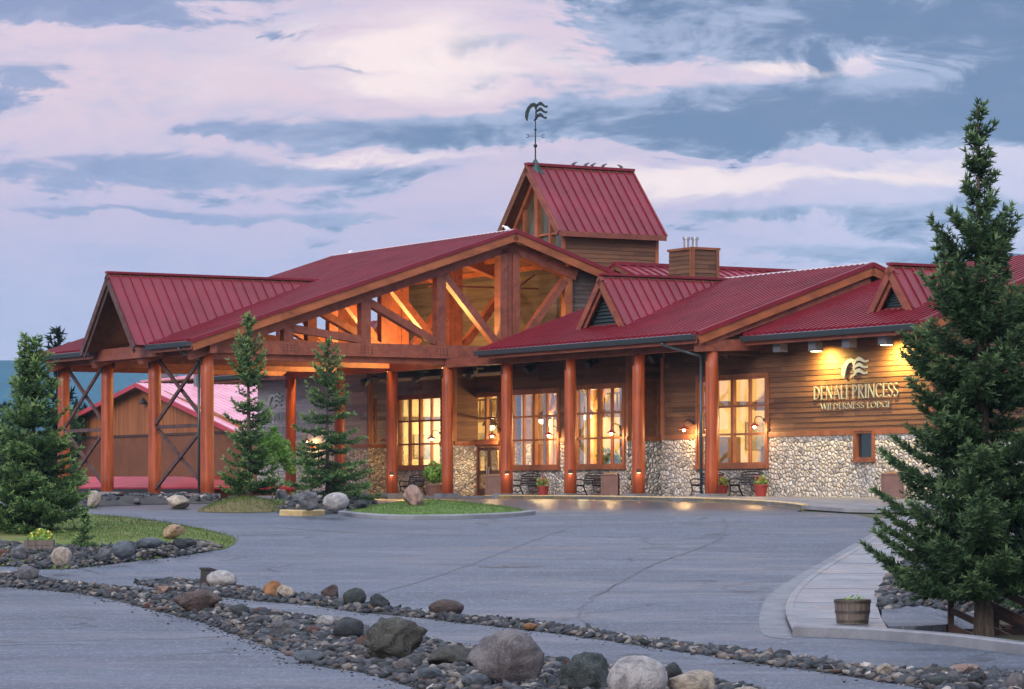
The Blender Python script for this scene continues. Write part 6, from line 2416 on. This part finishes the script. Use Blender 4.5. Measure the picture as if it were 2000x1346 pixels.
def strew(poly, zf, n, lo, hi, name, label, group, flat=0.65, near=True):
    xs = [p[0] for p in poly]; ys = [p[1] for p in poly]
    c = 0
    used = []
    tries = 0
    while c < n and tries < n * 200:
        tries += 1
        x, y = rs.uniform(min(xs), max(xs)), rs.uniform(min(ys), max(ys))
        if not inside(poly, x, y):
            continue
        px = CX + F * x / y
        if not -20 < px < 2020:
            continue
        py = HY + F * (ZC - gz(x, y)) / y
        if py > 1362:
            continue
        d = edge_dist(poly, x, y)
        s = rs.uniform(lo, hi) * (0.6 + 0.4 * min(1, d / 0.4))
        if any((x - u) ** 2 + (y - v_) ** 2 < ((s + w) * 0.72) ** 2 for u, v_, w in used):
            continue
        used.append((x, y, s))
        me, mw, mh, mz0 = ROCKS[rs.randrange(len(ROCKS))]
        o = bpy.data.objects.new(name, me)
        COL.objects.link(o)
        f = rs.uniform(.75, 1.25)
        o.scale = (s * f, s / f, s * flat * rs.uniform(.8, 1.5))
        o.rotation_euler = (rs.uniform(-.35, .35), rs.uniform(-.35, .35), rs.uniform(0, 6.28))
        o.location = (x, y, zf(x, y, d) + s * flat * 0.30)
        o.color = (*rs.choice(CC), 1)
        tag(o, label, 'stone', group)
        c += 1
    return c


strew(s2, s2z, 150, 0.08, 0.20, 'border_stone', 'grey cobble lying in the near stone border across the foreground', 'cobbles of the near stone border')
strew(s1, s1z, 70, 0.08, 0.17, 'border_stone', 'small cobble in the thin far stone border along the drive', 'cobbles of the far stone border')
strew(isl_rock, iz, 45, 0.10, 0.22, 'island_stone', 'grey cobble in the stone edging of the grassy island', 'cobbles edging the island')
strew(bed_poly, bz_, 26, 0.12, 0.26, 'bed_stone', 'dark cobble heaped around the foot of the layered spruce', 'cobbles under the layered spruce')
strew(far_bed, fz_, 22, 0.14, 0.28, 'bed_stone', 'cobble on the bed at the foot of the canopy columns', 'cobbles by the canopy columns')


def gravel(name, polys, n, lo, hi, seed, spill=0.0):
    r = np.random.RandomState(seed)
    v0, f0 = ico(1)
    V, Fc = [], []
    off = 0
    for poly, zf, share in polys:
        xs = [p[0] for p in poly]; ys = [p[1] for p in poly]
        c = 0
        while c < n * share:
            x, y = r.uniform(min(xs), max(xs)), r.uniform(min(ys), max(ys))
            if not -60 < CX + F * x / y < 2060:
                continue
            if spill:                                 # grit thrown out on the paving beside the bed
                x, y = x + r.normal(0, spill), y + r.normal(0, spill)
                if inside(poly, x, y) or edge_dist(poly, x, y) > abs(r.normal(0, spill * .6)):
                    continue
            elif not inside(poly, x, y):
                continue
            s = r.uniform(lo, hi)
            d = edge_dist(poly, x, y)
            q = v0 * (1 + r.normal(0, 0.13, v0.shape)) * np.array([s * r.uniform(.8, 1.5), s, s * r.uniform(.4, .75)])
            th = r.uniform(0, 6.28)
            ct, stn = math.cos(th), math.sin(th)
            tl = r.normal(0, .35)
            q = np.stack([q[:, 0] * ct - q[:, 1] * stn, q[:, 0] * stn + q[:, 1] * ct, q[:, 2] + q[:, 0] * tl], 1)
            V.append(q + np.array([x, y, zf(x, y, d) + s * 0.3]))
            Fc.append(np.array(f0) + off)
            off += len(v0)
            c += 1
    o = tri_mesh(name, np.concatenate(V), np.concatenate(Fc), 'gravel', smooth=False)
    o['kind'] = 'stuff'
    return o


gravel('gravel', [(s2, s2z, .50), (s1, s1z, .28), (isl_rock, iz, .22)], 11000, 0.03, 0.10, 3)
gravel('grit', [(s2, lambda x, y, d: gz(x, y), .55), (s1, lambda x, y, d: gz(x, y), .30), (isl_rock, lambda x, y, d: gz(x, y), .15)], 1500, 0.010, 0.030, 8, 0.45)
gravel('gravel', [(bed_poly, bz_, .6), (far_bed, fz_, .4)], 700, 0.06, 0.13, 4)
gravel('gravel', [(rb, rz2, 1.0)], 3200, 0.05, 0.13, 5)
# grass blades on the lawns (one mass)
def grass(name, poly, zf, n, h, m, seed, skip=None):
    r = np.random.RandomState(seed)
    xs = [p[0] for p in poly]; ys = [p[1] for p in poly]
    P = []
    while len(P) < n:
        x, y = r.uniform(min(xs), max(xs)), r.uniform(min(ys), max(ys))
        if CX + F * x / y > -40 and not (skip and inside(skip, x, y)) and (inside(poly, x, y) or edge_dist(poly, x, y) < abs(r.normal(0, .07))):
            P.append((x, y, zf(x, y, edge_dist(poly, x, y)) - 0.01))
    P = np.array(P)
    th = r.uniform(0, 6.28, n)
    w = np.stack([np.cos(th), np.sin(th), np.zeros(n)], 1) * 0.012
    tip = P + np.stack([r.normal(0, .03, n), r.normal(0, .03, n), h * r.uniform(.4, 1.2, n) * np.where(r.rand(n) < .06, 2.0, 1.0)], 1)
    V = np.stack([P - w, P + w, tip], 1).reshape(-1, 3)
    t = np.repeat(np.clip(r.normal(.45, .2, n), 0, 1), 3)
    o = tri_mesh(name, V, np.arange(3 * n).reshape(-1, 3), m, None, t)
    o['kind'] = 'stuff'


mat('blades', rough=0.7, spec=0.2, fn=needle_fn((.05, .085, .018), (.11, .155, .035), (.22, .21, .085)))
mat('green_blades', rough=0.7, spec=0.2, fn=needle_fn((.06, .11, .022), (.115, .185, .042), (.20, .25, .08)))
grass('grass', isl, iz, 9000, 0.07, 'blades', 5, isl_rock)
grass('grass', lw_poly, lz_, 9000, 0.06, 'green_blades', 6)
grass('grass', md_poly, mz_, 3000, 0.08, 'blades', 7)

# ------------------------------------------------------------------ small things outdoors
q = gp(1665, 1232)
t = thing('barrel_planter', 'weathered half-barrel planter standing on the walk by the road kerb', 'planter', (q.x, q.y, gz(q.x, q.y) + 0.13))
m_ = MB()
for i in range(18):
    th = 2 * math.pi * i / 18
    c, s = math.cos(th), math.sin(th)
    tx, ty = -s, c
    w0, w1 = 0.048, 0.057
    prof = [(0.285, 0), (0.315, 0.22), (0.335, 0.45)]
    vs = []
    for k, (r, z) in enumerate(prof):
        w = 0.0525 * r / 0.31
        for rr in (r, r - 0.025):
            for sg in (-1, 1):
                vs.append((c * rr + tx * w * sg, s * rr + ty * w * sg, z))
    m_.add(vs, [(0, 1, 5, 4), (4, 5, 9, 8), (2, 6, 7, 3), (6, 10, 11, 7), (8, 9, 11, 10), (0, 4, 6, 2), (4, 8, 10, 6), (1, 3, 7, 5), (5, 7, 11, 9)])
m_.build('barrel', 'barrel', t)
m_ = MB()
for z0, z1, r in ((0.03, 0.075, 0.298), (0.20, 0.245, 0.326), (0.385, 0.43, 0.345)):
    m_.lathe([(r - .03, z0), (r, z0), (r + 0.004, z1), (r - .03, z1)], 28)
m_.build('hoop', 'hoop', t)
m_ = MB()
m_.lathe([(0.0001, 0.40), (0.31, 0.41)], 20)
m_.build('soil', 'soil', t)
v, f, tn = leaf_cloud([(0.05, 0, .45, .14), (-.1, 0, .44, .1), (.18, .05, .44, .08)], 60, 0.035, 12)
tri_mesh('foliage', v, f, 'leaves', t, tn)
# square planter with yellow flowers on the island
q = gp(76, 1098)
t = thing('planter_box', 'weathered grey wooden planter box with yellow flowers on the island', 'planter', (q.x, q.y + 0.2, iz(q.x, q.y, 0.6)))
m_ = MB()
for z in (0.0, 0.135, 0.27):
    m_.box(-.34, .34, -.24, -.20, z, z + .125)
    m_.box(-.34, .34, .20, .24, z, z + .125)
    m_.box(-.34, -.30, -.20, .20, z, z + .125)
    m_.box(.30, .34, -.20, .20, z, z + .125)
for sx in (-1, 1):
    m_.box(sx * .33 - .04, sx * .33 + .04, -.265, -.242, -0.1, .40)
m_.build('box', 'barrel', t)
v, f, tn = leaf_cloud([(0, 0, .44, .25), (.2, 0, .45, .15), (-.2, 0, .45, .15)], 300, 0.05, 14)
tri_mesh('foliage', v, f, 'leaves', t, tn)
v, f, tn = leaf_cloud([(0, -.05, .56, .12), (.22, -.05, .54, .1), (-.2, -.05, .54, .1)], 40, 0.035, 15, .9)
tri_mesh('blossom', v, f, 'yellow_petals', t, tn)
# dark squared post by the whitish boulder
q = gp(398, 1150)
m_ = MB()
m_.beam((0, 0, -0.1), (0.03, 0, 0.42), 0.20, 0.22, (0, 1, 0))
m_.prism([(-0.10, -.12, .42), (.14, -.12, .42), (.32, -.1, .36), (.10, .1, .42)], (0, 0, 0.05))
o = m_.build('timber_post', 'fixture_black', loc=(q.x, q.y + 0.15, q.z))
tag(o, 'short dark squared timber post behind the whitish boulder', 'post')
# concrete block beside a canopy footing
w = W(AO[2] + 0.9, BO - 0.4)
m_ = MB()
m_.box(-.65, .65, -.3, .3, -.2, .30)
m_.box(-.65, .65, -.305, -.302, .08, .095)
o = m_.build('concrete_block', 'concrete', loc=(w.x, w.y, gz(w.x, w.y)))
o.rotation_euler = (0, 0, LROT + 0.9)
tag(o, 'long pale concrete block at the foot of the second canopy column', 'block')

# wooden stairs going down the bank beside the tall spruce
q = gp(1857, 1232)
stx = thing('wooden_stair', 'dark brown wooden stair with handrails leading down beside the tall spruce', 'stair', (q.x, q.y, q.z))
zz = 0.0
posts = [(0.0, 0.0, 0.0, 0.86), (1.25, -1.0, -0.62, 0.86), (0.95, 0.75, -0.15, 0.95), (2.2, -0.2, -0.75, 0.9)]
for (x, y, z, h) in posts:
    m_ = MB()
    m_.box(x - .055, x + .055, y - .055, y + .055, z - .6, z + h)
    m_.build('post', 'stair_wood', stx)
for (i, j) in ((0, 1), (2, 3)):
    (x0, y0, z0, h0), (x1, y1, z1, h1) = posts[i], posts[j]
    for k, (fr, th) in enumerate(((1.0, .14), (0.5, .12), (0.08, .22))):
        m_ = MB()
        m_.beam((x0, y0 - 0.07, z0 + h0 * fr - .05), (x1 + .6 * (x1 - x0), y1 - 0.07 + .6 * (y1 - y0), z1 + h1 * fr - .05 + .6 * (z1 - z0)), 0.05, th)
        m_.build('handrail' if k == 0 else ('rail' if k == 1 else 'stringer'), 'stair_wood', stx)
for k in range(7):
    m_ = MB()
    f = k / 6 * 1.3
    x, y, z = 0.0 + f * 1.25 + .45, 0.35 - f * 0.95, -0.06 - f * .62
    m_.beam((x - .42, y - .36, z), (x + .48, y + .36, z), 0.30, 0.05)
    m_.build('tread', 'stair_wood', stx)
m_ = MB()
m_.box(-1.6, -0.1, -.06, 0.0, -.35, .08)
m_.box(-0.05, 1.6, .35, .42, -.4, .02)
m_.build('retaining_board', 'stair_wood', stx)
# plank bench-like platform at the right edge
q = gp(1995, 1250)
t = thing('wooden_deck', 'small dark timber landing at the right edge below the spruce', 'deck', (q.x + 0.35, q.y, q.z - .15))
m_ = MB()
for k in range(6):
    m_.box(-.75, .9, k * .16, k * .16 + .145, .42, .47)
m_.build('deck_board', 'stair_wood', t)
for x in (-.62, .75):
    m_ = MB()
    m_.box(x - .06, x + .06, .02, .14, -.6, .42)
    m_.build('leg', 'stair_wood', t)
m_ = MB()
m_.box(.05, .45, .5, .56, .47, .75)
o = m_.build('red_notice', 'pot', loc=(q.x + 0.35, q.y, q.z - .15))
tag(o, 'small plain red board standing on the timber landing at the right edge', 'board')

# ------------------------------------------------------------------ air
hz = bpy.data.materials.new('haze')
hz.use_nodes = True
tn_ = NT(hz.node_tree)
vol = tn_.n('ShaderNodeVolumePrincipled', {'Color': (0.40, 0.72, 0.98, 1), 'Density': 1.05e-4, 'Anisotropy': 0.0})
tn_.n('ShaderNodeOutputMaterial', {'Volume': vol.outputs[0]})
MATS['haze'] = hz
USE_HAZE = True
if USE_HAZE:
    m_ = MB()
    m_.box(-3800, 3800, -560, 4700, -32, 300)
    m_.build('haze', 'haze', kind='stuff')
